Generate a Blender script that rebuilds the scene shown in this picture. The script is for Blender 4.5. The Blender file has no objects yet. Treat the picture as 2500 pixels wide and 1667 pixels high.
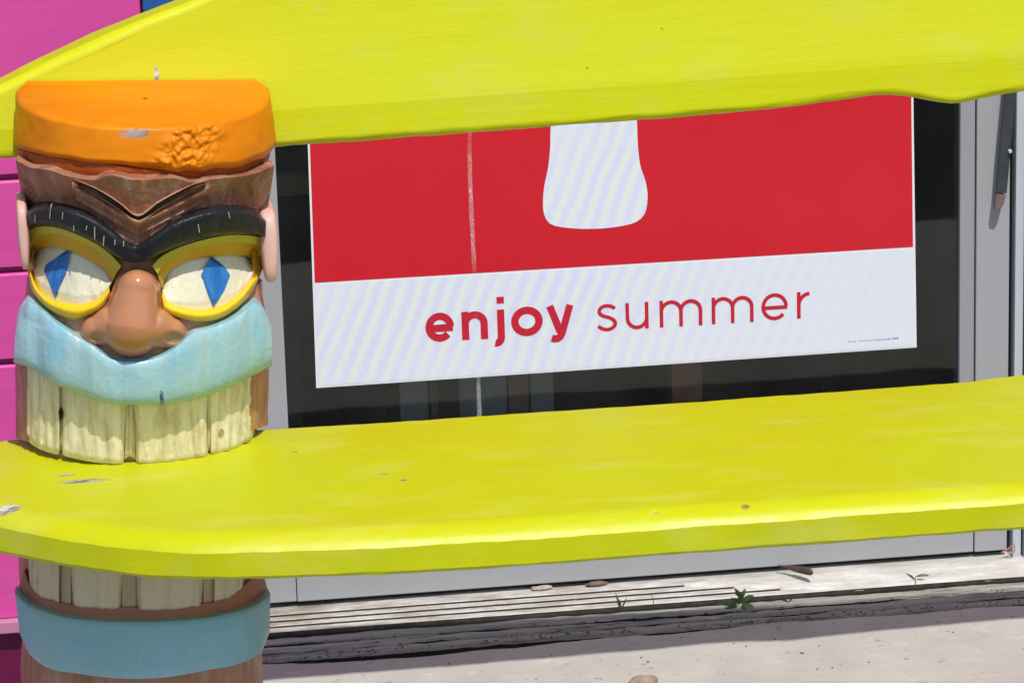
import bpy, bmesh, math, random
import numpy as np
from mathutils import Vector, Matrix, noise
R = math.radians
random.seed(7)
scene = bpy.context.scene
col = scene.collection

# ---------------------------------------------------------------- camera
F = 9500.0                       # focal length in pixels of a 2500 px wide frame
def cam_axes(yaw, pitch, roll):
    y, p, r = R(yaw), R(pitch), R(roll)
    fwd = np.array([math.sin(y)*math.cos(p), math.cos(y)*math.cos(p), -math.sin(p)])
    right = np.array([math.cos(y), -math.sin(y), 0.0])
    up = np.cross(right, fwd)
    rr = math.cos(r)*right + math.sin(r)*up
    uu = -math.sin(r)*right + math.cos(r)*up
    return rr, uu, fwd
CR, CU, CF = cam_axes(7, 17, -1.75)
CP = np.array([-0.1194, -5.4719, 2.0899])
cd = bpy.data.cameras.new('camera'); cam = bpy.data.objects.new('camera', cd); col.objects.link(cam)
cd.sensor_width = 36.0; cd.lens = 36.0*F/2500.0; cd.clip_start = 0.1; cd.clip_end = 2000
m = Matrix.Identity(4)
for i in range(3):
    m[i][0] = CR[i]; m[i][1] = CU[i]; m[i][2] = -CF[i]; m[i][3] = CP[i]
cam.matrix_world = m
scene.camera = cam

# ---------------------------------------------------------------- light
SUN = Vector((0.12, -0.585, 1.0)).normalized()
elev = math.asin(SUN.z)
world = bpy.data.worlds.new('World'); scene.world = world; world.use_nodes = True
wn = world.node_tree.nodes; wl = world.node_tree.links
bg = wn['Background']; sky = wn.new('ShaderNodeTexSky'); sky.sky_type = 'NISHITA'
sky.sun_disc = False; sky.sun_elevation = elev; sky.sun_rotation = math.atan2(SUN.x, SUN.y)
wl.new(sky.outputs[0], bg.inputs[0]); bg.inputs[1].default_value = 0.15
sd = bpy.data.lights.new('sun', 'SUN'); sd.energy = 4.0; sd.angle = R(0.55); sd.color = (1.0, 0.955, 0.89)
sun = bpy.data.objects.new('sun', sd); col.objects.link(sun)
sun.location = (2, -6, 9); sun.rotation_euler = SUN.to_track_quat('Z', 'Y').to_euler()
scene.view_settings.view_transform = 'Standard'; scene.view_settings.look = 'None'
scene.view_settings.exposure = 0.0; scene.view_settings.gamma = 1.0
scene.view_settings.use_curve_mapping = False

# ---------------------------------------------------------------- pixel to place
def rays(px, py):
    px = np.asarray(px, float); py = np.asarray(py, float)
    a = (px-1250)/F; b = -(py-833.5)/F
    return a[..., None]*CR + b[..., None]*CU + CF
def on_y(px, py, Y):
    d = rays(px, py); t = (Y-CP[1])/d[..., 1]
    return CP + t[..., None]*d
def on_z(px, py, Z):
    d = rays(px, py); t = (Z-CP[2])/d[..., 2]
    return CP + t[..., None]*d
def proj(P):
    q = P-CP; z = q@CF
    return 1250 + F*(q@CR)/z, 833.5 - F*(q@CU)/z

# ---------------------------------------------------------------- materials
def srgb(r, g, b):
    f = lambda c: (c/255/12.92) if c/255 <= 0.04045 else ((c/255+0.055)/1.055)**2.4
    return (f(r), f(g), f(b), 1)
class NB:
    def __init__(s, name):
        s.m = bpy.data.materials.new(name); s.m.use_nodes = True
        s.t = s.m.node_tree; s.n = s.t.nodes; s.b = s.n['Principled BSDF']
        s.geo = s.n.new('ShaderNodeNewGeometry'); s.pos = s.geo.outputs['Position']
    def link(s, a, b): s.t.links.new(a, b)
    def val(s, sock, v):
        if hasattr(v, 'is_linked') or isinstance(v, bpy.types.NodeSocket): s.link(v, sock)
        else: sock.default_value = v
    def mapping(s, scale=(1, 1, 1), loc=(0, 0, 0), rot=(0, 0, 0), src=None):
        n = s.n.new('ShaderNodeMapping'); s.link(src or s.pos, n.inputs[0])
        n.inputs['Scale'].default_value = scale; n.inputs['Location'].default_value = loc
        n.inputs['Rotation'].default_value = rot
        return n.outputs[0]
    def noise(s, scale, detail=4, rough=0.6, vec=None, stretch=None, dist=0):
        n = s.n.new('ShaderNodeTexNoise'); n.inputs['Scale'].default_value = scale
        n.inputs['Detail'].default_value = detail; n.inputs['Roughness'].default_value = rough
        n.inputs['Distortion'].default_value = dist
        if stretch: vec = s.mapping(stretch, src=vec)
        s.link(vec or s.pos, n.inputs['Vector'])
        return n.outputs['Fac']
    def ramp(s, fac, stops, interp='LINEAR'):
        n = s.n.new('ShaderNodeValToRGB'); s.link(fac, n.inputs[0])
        cr = n.color_ramp; cr.interpolation = interp
        while len(cr.elements) < len(stops): cr.elements.new(0.5)
        for e, (p, c) in zip(cr.elements, stops):
            e.position = p; e.color = c if not isinstance(c, (int, float)) else (c, c, c, 1)
        return n.outputs[0]
    def mix(s, fac, a, b, mode='MIX'):
        n = s.n.new('ShaderNodeMix'); n.data_type = 'RGBA'; n.blend_type = mode
        s.val(n.inputs[0], fac); s.val(n.inputs[6], a); s.val(n.inputs[7], b)
        return n.outputs[2]
    def math(s, op, a, b=0.0, c=None):
        n = s.n.new('ShaderNodeMath'); n.operation = op
        s.val(n.inputs[0], a); s.val(n.inputs[1], b)
        if c is not None: s.val(n.inputs[2], c)
        return n.outputs[0]
    def bump(s, h, strength=0.3, dist=0.002, prev=None):
        n = s.n.new('ShaderNodeBump'); s.link(h, n.inputs['Height'])
        n.inputs['Strength'].default_value = strength; n.inputs['Distance'].default_value = dist
        if prev is not None: s.link(prev, n.inputs['Normal'])
        return n.outputs[0]
    def spot(s, c, r, edge=0.35, nz=None):
        """soft ellipsoid mask round world point c with radii r"""
        mp = s.n.new('ShaderNodeVectorMath'); mp.operation = 'SUBTRACT'
        s.link(s.pos, mp.inputs[0]); mp.inputs[1].default_value = c
        dv = s.n.new('ShaderNodeVectorMath'); dv.operation = 'DIVIDE'
        s.link(mp.outputs[0], dv.inputs[0]); dv.inputs[1].default_value = r
        ln = s.n.new('ShaderNodeVectorMath'); ln.operation = 'LENGTH'; s.link(dv.outputs[0], ln.inputs[0])
        v = ln.outputs['Value']
        if nz is not None: v = s.math('ADD', v, s.math('MULTIPLY', s.math('SUBTRACT', nz, 0.5), 1.6))
        return s.ramp(v, [(1-edge if edge < 1 else 0, 1.0), (1.0, 0.0)])
    def finish(s, color, rough=0.5, normal=None, **kw):
        s.val(s.b.inputs['Base Color'], color); s.val(s.b.inputs['Roughness'], rough)
        if normal is not None: s.link(normal, s.b.inputs['Normal'])
        for k, v in kw.items(): s.b.inputs[k.replace('_', ' ')].default_value = v
        return s.m

def mat_paint(name, c1, c2, rough=0.4, scale=9, stretch=(1, 1, 1), grain=(3, 3, 40), bump=0.25, spec=0.4, carve=0.0, cscale=(26, 26, 11),
              wear=None, wear_amt=0.0, c3=None, streak=0.0, chips=(), chipcol=None, crack=None):
    b = NB(name)
    base = b.mix(b.ramp(b.noise(scale, 5, 0.65, stretch=stretch, dist=0.4), [(0.3, 0.0), (0.7, 1.0)]), c1, c2)
    if c3: base = b.mix(b.ramp(b.noise(scale*2.7, 5, 0.6, stretch=stretch), [(0.52, 0.0), (0.72, 0.8)]), base, c3)
    g = b.noise(1.0, 6, 0.7, stretch=grain)
    if streak: base = b.mix(b.ramp(g, [(0.47, 0.0), (0.66, streak)]), base, wear or c2)
    fine = b.noise(700, 3, 0.6)
    base = b.mix(b.math('MULTIPLY', fine, 0.12), base, (0.02, 0.02, 0.015, 1))
    if wear_amt:
        base = b.mix(b.ramp(b.noise(scale*9, 8, 0.75, stretch=stretch), [(0.66, 0.0), (0.72, wear_amt)]), base, wear)
    nz = b.noise(150, 4, 0.7, stretch=stretch)
    h = b.math('ADD', b.math('MULTIPLY', g, 1.0), b.math('MULTIPLY', b.noise(60, 5, 0.6), 0.5))
    for c, r, cc in chips:
        mk = b.spot(c, r, 0.3, nz)
        base = b.mix(mk, base, b.mix(b.ramp(b.noise(110, 3, 0.6, stretch=(0.4, 1, 1)), [(0.42, 0.0), (0.6, 1.0)]), cc, (cc[0]*0.35, cc[1]*0.33, cc[2]*0.33, 1)))
        h = b.math('SUBTRACT', h, b.math('MULTIPLY', mk, 0.8))
    nrm = None
    if carve:
        vo = b.n.new('ShaderNodeTexVoronoi'); vo.feature = 'F1'; vo.inputs['Scale'].default_value = 1.0
        wv = b.n.new('ShaderNodeVectorMath'); wv.operation = 'ADD'; mpv = b.mapping(cscale)
        nn_ = b.n.new('ShaderNodeTexNoise'); nn_.inputs['Scale'].default_value = 30
        b.link(b.pos, nn_.inputs['Vector']); b.link(mpv, wv.inputs[0])
        sc_ = b.n.new('ShaderNodeVectorMath'); sc_.operation = 'SCALE'; b.link(nn_.outputs['Color'], sc_.inputs[0]); sc_.inputs['Scale'].default_value = 0.5
        b.link(sc_.outputs[0], wv.inputs[1]); b.link(wv.outputs[0], vo.inputs['Vector'])
        nrm = b.bump(vo.outputs['Distance'], carve, 0.006)
        base = b.mix(b.ramp(vo.outputs['Distance'], [(0.55, 0.0), (0.95, 0.22)]), base, c2 if not wear else wear)
    rr = b.ramp(b.noise(scale*3, 4, 0.6), [(0.3, rough*0.8), (0.7, min(1, rough*1.25))])
    return b.finish(base, rr, b.bump(h, bump, 0.003, prev=nrm), Specular_IOR_Level=spec)

def mat_plain(name, c, rough=0.5, metal=0.0, var=0.12, scale=14, bump=0.05, dirt=None, dscale=60, damt=0.6, stretch=None):
    b = NB(name)
    dark = (c[0]*(1-var), c[1]*(1-var), c[2]*(1-var), 1)
    base = b.mix(b.ramp(b.noise(scale, 5, 0.6, stretch=stretch), [(0.3, 0.0), (0.7, 1.0)]), c, dark)
    if dirt: base = b.mix(b.ramp(b.noise(dscale, 7, 0.75, stretch=stretch), [(0.6, 0.0), (0.72, damt)]), base, dirt)
    return b.finish(base, rough, b.bump(b.noise(scale*12, 5, 0.6, stretch=stretch), bump, 0.002), Metallic=metal)

# ---------------------------------------------------------------- mesh helpers
def link(name, verts, faces, mat, parent=None, smooth=False, origin=None, bevel=None):
    """a mesh object; verts are given in world space"""
    root = parent
    off = Vector((0, 0, 0))
    if root is not None: off = Vector(root['base']) if 'base' in root else Vector((0, 0, 0))
    elif origin is not None: off = Vector(origin)
    me = bpy.data.meshes.new(name)
    me.from_pydata([tuple(Vector(v)-off) for v in verts], [], faces)
    bm = bmesh.new(); bm.from_mesh(me)
    bmesh.ops.recalc_face_normals(bm, faces=bm.faces)
    if bevel:
        bmesh.ops.bevel(bm, geom=[e for e in bm.edges if len(e.link_faces) == 2 and e.calc_face_angle(0) > 0.6],
                        offset=bevel, segments=2, profile=0.6, affect='EDGES')
    bm.to_mesh(me); bm.free()
    if smooth: me.polygons.foreach_set('use_smooth', [True]*len(me.polygons))
    if mat: me.materials.append(mat)
    o = bpy.data.objects.new(name, me); col.objects.link(o)
    if parent is not None:
        o.parent = parent
        o['base'] = tuple(off)
    elif origin is not None: o.location = off
    return o
def box(x0, x1, y0, y1, z0, z1):
    v = [(x, y, z) for x in (x0, x1) for y in (y0, y1) for z in (z0, z1)]
    f = [(0, 1, 3, 2), (4, 6, 7, 5), (0, 4, 5, 1), (2, 3, 7, 6), (0, 2, 6, 4), (1, 5, 7, 3)]
    return v, f
def thing(name, label, cat, base, group=None):
    o = bpy.data.objects.new(name, None); col.objects.link(o); o.location = base; o['base'] = tuple(base)
    o.empty_display_size = 0.1
    o['label'] = label; o['category'] = cat
    if group: o['group'] = group
    return o
def tag(o, label, cat, group=None):
    o['label'] = label; o['category'] = cat
    if group: o['group'] = group
    return o
def struct(o, kind='structure'): o['kind'] = kind; return o
def autosmooth(o, ang=40):
    me = o.data
    me.polygons.foreach_set('use_smooth', [True]*len(me.polygons))
    me.set_sharp_from_angle(angle=R(ang))
def crom(pts, n):
    """smooth resample of an open polyline at n points, even in arc length"""
    P = np.array(pts, float)
    if len(P) == 2: return P[0] + np.linspace(0, 1, n)[:, None]*(P[1]-P[0])
    Q = np.vstack([2*P[0]-P[1], P, 2*P[-1]-P[-2]])
    out = []
    for i in range(len(P)-1):
        p0, p1, p2, p3 = Q[i:i+4]
        for t in np.linspace(0, 1, 24, endpoint=False):
            out.append(0.5*((2*p1)+(-p0+p2)*t+(2*p0-5*p1+4*p2-p3)*t*t+(-p0+3*p1-3*p2+p3)*t**3))
    out.append(P[-1]); out = np.array(out)
    L = np.r_[0, np.cumsum(np.linalg.norm(np.diff(out, axis=0), axis=1))]
    s = np.linspace(0, L[-1], n)
    return np.stack([np.interp(s, L, out[:, k]) for k in range(out.shape[1])], 1)
def nz(x, y, z, sc): return noise.noise(Vector((x*sc, y*sc, z*sc)))

# ================================================================ COLOURS
YEL1 = (0.51, 0.555, 0.003, 1); YEL2 = (0.54, 0.54, 0.003, 1); YEL3 = (0.57, 0.575, 0.06, 1)
GREYWOOD = (0.33, 0.31, 0.29, 1)

# ================================================================ STRUCTURE: ground
mg = NB('concrete')
c = mg.mix(mg.ramp(mg.noise(6, 6, 0.65), [(0.3, 0.0), (0.7, 1.0)]), (0.50, 0.497, 0.455, 1), (0.39, 0.385, 0.35, 1))
c = mg.mix(mg.ramp(mg.noise(22, 6, 0.7, stretch=(1, 2, 1)), [(0.55, 0.0), (0.75, 0.7)]), c, (0.62, 0.60, 0.55, 1))
c = mg.mix(mg.ramp(mg.noise(38, 4, 0.6), [(0.64, 0.0), (0.69, 0.8)]), c, (0.22, 0.20, 0.19, 1))
c = mg.mix(mg.ramp(mg.noise(300, 4, 0.7), [(0.35, 0.0), (0.8, 0.3)]), c, (0.30, 0.28, 0.26, 1))
hb = mg.math('ADD', mg.noise(30, 8, 0.7), mg.math('MULTIPLY', mg.noise(260, 4, 0.7), 0.4))
concrete = mg.finish(c, 0.85, mg.bump(hb, 0.35, 0.004))
asphalt = mat_plain('asphalt', (0.05, 0.05, 0.052, 1), 0.9, var=0.3, scale=3, bump=0.6)
pavement = mat_plain('pavement_concrete', (0.38, 0.36, 0.33, 1), 0.9, var=0.2, scale=2, bump=0.3)
v, f = box(-300, 300, -300, 300, -0.62, -0.42); struct(link('ground', v, f, asphalt))
v, f = box(-12, 12, -1.95, 0.3, -0.419, -0.26); struct(link('pavement', v, f, pavement, bevel=0.01))

# concrete step slab with an uneven inner edge next to the rotten sill board
slab_x0 = on_z(150, 1700, 0.0)[0]
xs = np.arange(slab_x0, 4.0, 0.012)
def slab_edge(x):
    return -0.164 + 0.006*nz(x, 0, 0, 3.0)*2 + 0.005*nz(x, 5, 0, 14) + 0.002*nz(x, 9, 0, 60) - 0.018*math.exp(-((x-0.30)/0.17)**2) \
        + 0.010*math.exp(-((x-0.95)/0.12)**2)
verts = []; faces = []
rows = [0.0, 0.006, 0.014, 0.03, 0.06, 0.1, 0.15, 0.21, 0.3, 0.45, 0.7, 1.3, 1.75]
for i, x in enumerate(xs):
    e = slab_edge(x)
    verts.append((x, e+0.002, -0.05))
    for r in rows:
        z = -0.009-0.004*math.exp(-r/0.006)+0.009*min(1, r/0.035) + 0.0022*nz(x, e-r, 0, 9) + 0.0010*nz(x, e-r, 3, 35)
        verts.append((x, e-r, z))
    verts.append((x, e-1.76, -0.26))
n = len(rows)+2
for i in range(len(xs)-1):
    for j in range(n-1):
        a = i*n+j; faces.append((a, a+1, a+n+1, a+n))
slab = link('concrete_step', verts, faces, concrete, smooth=True); struct(slab)
v, f = box(slab_x0, 4.0, -1.9, 0.3, -0.26, -0.052); struct(link('step_base', v, f, pavement))

# ================================================================ shop wall
pink = mat_paint('pink_paint', (0.68, 0.085, 0.36, 1), (0.62, 0.072, 0.32, 1), rough=0.45, spec=0.2, scale=4, grain=(2, 2, 60), bump=0.2, wear=(0.40, 0.05, 0.2, 1), wear_amt=0.3, streak=0.15)
blue = mat_paint('blue_paint', (0.02, 0.11, 0.36, 1), (0.02, 0.09, 0.30, 1), rough=0.4, scale=5, bump=0.2)
maroon = mat_paint('maroon_paint', (0.16, 0.005, 0.06, 1), (0.12, 0.004, 0.05, 1), rough=0.5, scale=5, bump=0.2)
pinktrim = mat_paint('faded_pink_paint', (0.62, 0.28, 0.42, 1), (0.50, 0.2, 0.34, 1), rough=0.6, scale=12, wear=(0.5, 0.45, 0.42, 1), wear_amt=0.5)
inner_dark = mat_plain('dark_interior', (0.035, 0.032, 0.03, 1), 0.8)
alu = mat_plain('grey_painted_aluminium', (0.36, 0.37, 0.385, 1), 0.42, var=0.06, scale=5, bump=0.02, dirt=(0.25, 0.25, 0.25, 1), dscale=30, damt=0.25)
alu2 = mat_plain('grey_bead', (0.31, 0.32, 0.345, 1), 0.42, var=0.06, scale=5, bump=0.02)
jambm = mat_plain('pale_blue_grey_paint', (0.50, 0.55, 0.60, 1), 0.4, var=0.08, scale=6, bump=0.03)
rubber = mat_plain('black_rubber', (0.012, 0.013, 0.015, 1), 0.6)

wall = thing('shop_wall', 'bright magenta clapboard shop wall with blue corner casing left of the glass door', 'wall', (0, 0, -0.26))
SX0 = -1.6
PX1 = on_y(349, 30, -0.02)[0]              # where pink meets blue
grooves = sorted([on_y(20, g, -0.02)[2] for g in (434, 659, 884)])
pitchz = (grooves[2]-grooves[0])/2
g0 = grooves[0]
zb = on_y(20, 1513, -0.03)[2]
edges = [g0 + pitchz*k for k in range(-2, 26)]
for k in range(-3, 25):
    z0 = g0 + pitchz*k + 0.0055; z1 = g0 + pitchz*(k+1) - 0.0055
    if z1 < zb + 0.01: continue
    z0 = max(z0, zb)
    yf = -0.02
    v = []
    for x in (SX0, PX1-0.004):
        v += [(x, 0.0, z0), (x, yf, z0), (x, yf+0.0015, z1-0.003), (x, yf+0.004, z1), (x, 0.0, z1)]
    f = [(0, 1, 6, 5), (1, 2, 7, 6), (2, 3, 8, 7), (3, 4, 9, 8), (4, 0, 5, 9), (0, 1, 2, 3, 4), (5, 6, 7, 8, 9)]
    link('clapboard', v, f, pink, wall)
DX0 = on_y(575, 700, 0)[0]           # left of door stile
DX1 = 1.345
v, f = box(SX0, PX1, 0.001, 0.06, -0.40, 3.2); link('backing_board', v, f, pink, wall)
v, f = box(PX1, DX0-0.004, -0.018, 0.06, -0.40, 3.2); link('casing', v, f, blue, wall, bevel=0.003)['label'] = 'blue painted corner casing board'
v, f = box(SX0, PX1-0.002, -0.034, 0.0, zb-0.020, zb-0.0015); link('trim_board', v, f, pinktrim, wall, bevel=0.002)
v, f = box(SX0, PX1-0.002, -0.014, 0.0, -0.36, zb-0.021); link('base_board', v, f, maroon, wall)['label'] = 'dark maroon base board below the trim'
v, f = box(DX0, DX1+0.06, -0.01, 0.08, 2.12, 3.2); link('header_board', v, f, pink, wall)
v, f = box(DX1+0.066, 4.0, 0.0, 0.08, -0.4, 3.2); link('backing_board', v, f, pink, wall)
for k in range(0, 25):
    z0 = g0 + pitchz*k + 0.0055; z1 = g0 + pitchz*(k+1) - 0.0055
    v, f = box(DX1+0.07, 4.0, -0.02, -0.001, z0, z1); link('clapboard', v, f, pink, wall)
# upper storey and its eave, far above the picture, whose edge shades the top of the wall
ze = on_y(150, 5, 0)[2]
v, f = box(SX0-1, 4.0, 0.0, 0.1, 3.2, 3.9); link('upper_wall', v, f, pink, wall)
te = 1.45
v, f = box(SX0-1, 4.3, -te, 0.1, ze+te/0.585, ze+te/0.585+0.12); link('eave', v, f, pinktrim, wall)

# interior behind the glass
room = []
for a in [(DX0-0.5, DX1+0.5, 2.2, 2.25, 0, 2.3), (DX0-0.55, DX0-0.5, 0.06, 2.2, 0, 2.3), (DX1+0.5, DX1+0.55, 0.085, 2.2, 0, 2.3),
          (DX0-0.5, DX1+0.5, 0.085, 2.2, 2.3, 2.35)]:
    v, f = box(*a); link('inner_wall', v, f, inner_dark, wall)
v, f = box(DX0-0.5, DX1+0.5, 0.09, 2.2, -0.052, 0.004); struct(link('shop_floor', v, f, inner_dark))

# ================================================================ glass door
door = thing('glass_door', 'glass shop door in a grey metal frame behind the yellow bench', 'door', (0.7, 0, 0.012))
gx0 = on_y(699, 1000, 0)[0]; gx0t = on_y(677, 425, 0)[0]
GX0 = (gx0+gx0t)/2
sx0 = GX0-0.028
GX1 = on_y(2343, 600, 0)[0]; bx1 = on_y(2379, 600, 0)[0]; sx1 = on_y(2462, 600, 0)[0]
gz = on_y(1500, 1425, 0)[2]*0 + 0.016
def dbox(name, a, mt, lab=None, bv=0.0015):
    v, f = box(*a); o = link(name, v, f, mt, door, bevel=bv)
    if lab: o['label'] = lab
    return o
dbox('stile', (sx0-0.03, GX0, -0.002, 0.04, 0.021, 2.10), alu)
dbox('stile', (bx1+0.0015, sx1, -0.006, 0.04, 0.021, 2.10), alu)
dbox('glazing_bead', (GX1, bx1, -0.001, 0.036, 0.235, 2.0), alu2)
dbox('bottom_rail', (GX0+0.001, bx1, -0.004, 0.038, 0.021, 0.232), alu)
dbox('top_rail', (GX0+0.001, bx1, -0.004, 0.038, 2.0, 2.10), alu)
dbox('door_sweep', (GX0-0.02, sx1, 0.012, 0.035, 0.002, 0.0205), rubber, bv=None)
# glass
gm = NB('glass'); nt = gm.t
tr = gm.n.new('ShaderNodeBsdfTransparent'); tr.inputs[0].default_value = (0.90, 0.93, 0.92, 1)
gl = gm.n.new('ShaderNodeBsdfGlossy'); gl.inputs['Roughness'].default_value = 0.02
fr = gm.n.new('ShaderNodeFresnel'); fr.inputs[0].default_value = 1.42
mx = gm.n.new('ShaderNodeMixShader')
wb = gm.bump(gm.noise(5, 2, 0.4), 0.05, 0.01); gm.link(wb, gl.inputs['Normal'])
gm.link(fr.outputs[0], mx.inputs[0]); gm.link(tr.outputs[0], mx.inputs[1]); gm.link(gl.outputs[0], mx.inputs[2])
df = gm.n.new('ShaderNodeBsdfDiffuse'); df.inputs[0].default_value = (0.6, 0.6, 0.58, 1)
dm = gm.math('ADD', gm.ramp(gm.noise(90, 3, 0.6), [(0.76, 0.0), (0.80, 0.5)]), gm.ramp(gm.noise(4, 6, 0.7, stretch=(2.5, 1, 1)), [(0.35, 0.001), (0.75, 0.014)]))
mx2 = gm.n.new('ShaderNodeMixShader'); gm.link(dm, mx2.inputs[0]); gm.link(mx.outputs[0], mx2.inputs[1]); gm.link(df.outputs[0], mx2.inputs[2])
gm.link(mx2.outputs[0], gm.n['Material Output'].inputs[0])
v, f = box(GX0+0.0005, GX1-0.0005, 0.010, 0.014, 0.2325, 1.9995)
link('glass_pane', v, f, gm.m, door)
# pull strap hanging at the frame edge
pullm = mat_plain('dark_grey_rubber', (0.045, 0.055, 0.06, 1), 0.5, var=0.4, scale=30, bump=0.2)
pullt = mat_plain('worn_brown_tip', (0.20, 0.14, 0.13, 1), 0.6, var=0.3, scale=40)
def bar_px(name, pts, ya, mt, parent, w, d, lab=None):
    P = [on_y(a, b, ya) for a, b in pts]
    verts = []; faces = []
    for i, p in enumerate(P):
        t = P[min(i+1, len(P)-1)]-P[max(i-1, 0)]; t = t/np.linalg.norm(t)
        s = np.array([t[2], 0, -t[0]]); ww = w[i]/2
        for sx, sy in ((-1, -1), (1, -1), (1, 1), (-1, 1)):
            verts.append(p+s*ww*sx+np.array([0, sy*d/2, 0]))
    for i in range(len(P)-1):
        for k in range(4):
            a = i*4+k; b_ = i*4+(k+1) % 4; faces.append((a, b_, b_+4, a+4))
    faces.append((0, 1, 2, 3)); faces.append(tuple(len(verts)-4+k for k in range(4)))
    o = link(name, verts, faces, mt, parent, bevel=0.0015)
    if lab: o['label'] = lab
    return o
pl = bar_px('door_pull', [(2470, 160), (2463, 250), (2455, 340), (2444, 470)], -0.022, pullm, door, (0.013, 0.015, 0.016, 0.015), 0.012, 'dark grey strap pull hanging at a slant')
bar_px('tip', [(2443.4, 473), (2438, 495), (2434, 510)], -0.022, pullt, pl, (0.0145, 0.0135, 0.008), 0.011)
bar_px('pivot_pin', [(2462, 371), (2470, 368)], -0.03, jambm, pl, (0.006, 0.005), 0.006)

fr_ = thing('door_frame', 'pale blue-grey metal door jamb at the right picture edge', 'door frame', (1.33, 0, 0))
jx0 = on_y(2474, 600, 0)[0]; jx1 = on_y(2495, 600, 0)[0]
v, f = box(sx1+0.0005, jx0-0.0005, 0.012, 0.05, 0.018, 2.12); link('weather_strip', v, f, rubber, fr_)
v, f = box(jx0, jx1, -0.012, 0.06, 0.004, 2.115); link('jamb', v, f, jambm, fr_, bevel=0.002)
v, f = box(jx1+0.003, DX1+0.06, -0.02, 0.06, 0.004, 2.115); link('outer_jamb', v, f, alu, fr_, bevel=0.002)
v, f = box(jx1, jx1+0.003, 0.0, 0.05, 0.004, 2.115); link('sealant_joint', v, f, rubber, fr_)
v, f = box(DX0, sx0-0.032, -0.01, 0.06, 0.004, 2.115); link('jamb', v, f, jambm, fr_, bevel=0.002)

# ---------------------------------------------------------------- poster on the glass
PY = 0.0092
def moire(b):
    mp = b.n.new('ShaderNodeMapping'); b.link(b.pos, mp.inputs[0]); mp.inputs['Rotation'].default_value = (0, R(-22), 0)
    w = b.n.new('ShaderNodeTexWave'); w.wave_type = 'BANDS'; w.bands_direction = 'X'
    w.inputs['Scale'].default_value = 14.0; w.inputs['Distortion'].default_value = 2.2; w.inputs['Detail'].default_value = 1
    w.inputs['Detail Scale'].default_value = 0.6
    b.link(mp.outputs[0], w.inputs['Vector'])
    sx = b.n.new('ShaderNodeSeparateXYZ'); b.link(b.pos, sx.inputs[0])
    amt = b.ramp(b.math('DIVIDE', b.math('SUBTRACT', sx.outputs[0], 0.25), 0.95), [(0.0, 1.0), (0.55, 0.75), (1.0, 0.12)])
    v = b.mix(b.ramp(w.outputs['Fac'], [(0.15, 0.0), (0.85, 1.0)]), (0.70, 0.79, 0.74, 1), (0.63, 0.64, 0.88, 1))
    amt = b.math('MULTIPLY', amt, b.ramp(b.noise(6, 3, 0.6), [(0.3, 0.35), (0.6, 1.0)]))
    v = b.mix(b.ramp(b.noise(2.2, 3, 0.5), [(0.35, 0.0), (0.7, 0.5)]), v, (0.74, 0.78, 0.80, 1))
    return b.mix(amt, (0.70, 0.75, 0.83, 1), v)
b = NB('poster_white'); w_ = moire(b)
w_ = b.mix(b.ramp(b.noise(900, 2, 0.5), [(0.4, 0.0), (0.7, 0.18)]), w_, (0.9, 0.9, 0.85, 1))
poster_white = b.finish(w_, 0.55)
poster_edge = mat_plain('poster_white_edge', (0.78, 0.78, 0.80, 1), 0.5, var=0.03)
b = NB('poster_red'); r_ = b.mix(b.noise(3, 3, 0.5), (0.54, 0.004, 0.015, 1), (0.61, 0.022, 0.035, 1))
r_ = b.mix(b.ramp(b.noise(800, 2, 0.5), [(0.4, 0.0), (0.7, 0.12)]), r_, (0.72, 0.05, 0.05, 1))
poster_red = b.finish(r_, 0.5, Specular_IOR_Level=0.25)
poster = thing('poster', 'red and white poster reading enjoy summer stuck on the glass door', 'poster', tuple(on_y(1500, 900, PY)))
def flat(pts, y, d=0.0006):
    n = len(pts); v = [(p[0], y, p[2]) for p in pts]+[(p[0], y+d, p[2]) for p in pts]
    f = [tuple(range(n)), tuple(range(2*n-1, n-1, -1))]+[(i, (i+1) % n, n+(i+1) % n, n+i) for i in range(n)]
    return v, f
LB = on_y(772, 947, PY); RB = on_y(2238, 848, PY); LM = on_y(752, 370, PY); RM = on_y(2230, 250, PY)
LT = LB+(LM-LB)*1.75; RT = RB+(RM-RB)*1.75
v, f = flat([LB, RB, RT, LT], PY); link('sheet', v, f, poster_edge, poster)
def inset(pxs, y): return [on_y(a, b_, y) for a, b_ in pxs]
y1 = PY-0.0004
lb = on_y(777, 942, y1); rb = on_y(2233, 845, y1); lm = on_y(769, 695, y1); rm = on_y(2230, 607, y1)
v, f = flat([lb, rb, rm, lm], y1, 0.0003); link('white_band', v, f, poster_white, poster)
l0 = on_y(768.5, 690.5, y1); r0 = on_y(2229, 603, y1); l1 = on_y(757, 370, y1); r1 = on_y(2225, 250, y1)
lt = l0+(l1-l0)*2.3; rt = r0+(r1-r0)*2.1
v, f = flat([l0, r0, rt, lt], y1, 0.0003); link('red_panel', v, f, poster_red, poster)
y2 = PY-0.0008
bl = [(1352, 200), (1346, 260), (1344, 317), (1343, 363), (1338, 411), (1328, 460), (1326, 508), (1333, 535), (1350, 550), (1391, 557), (1440, 559), (1490, 556), (1540, 547), (1566, 533), (1578, 510), (1581, 475), (1575, 440), (1563, 404), (1557, 351), (1555, 300), (1550, 240), (1542, 190)]
pts = [on_y(a, b_, y2) for a, b_ in crom(bl, 70)]
v, f = flat(pts, y2, 0.0003); link('bottle_silhouette', v, f, poster_white, poster)
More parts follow.
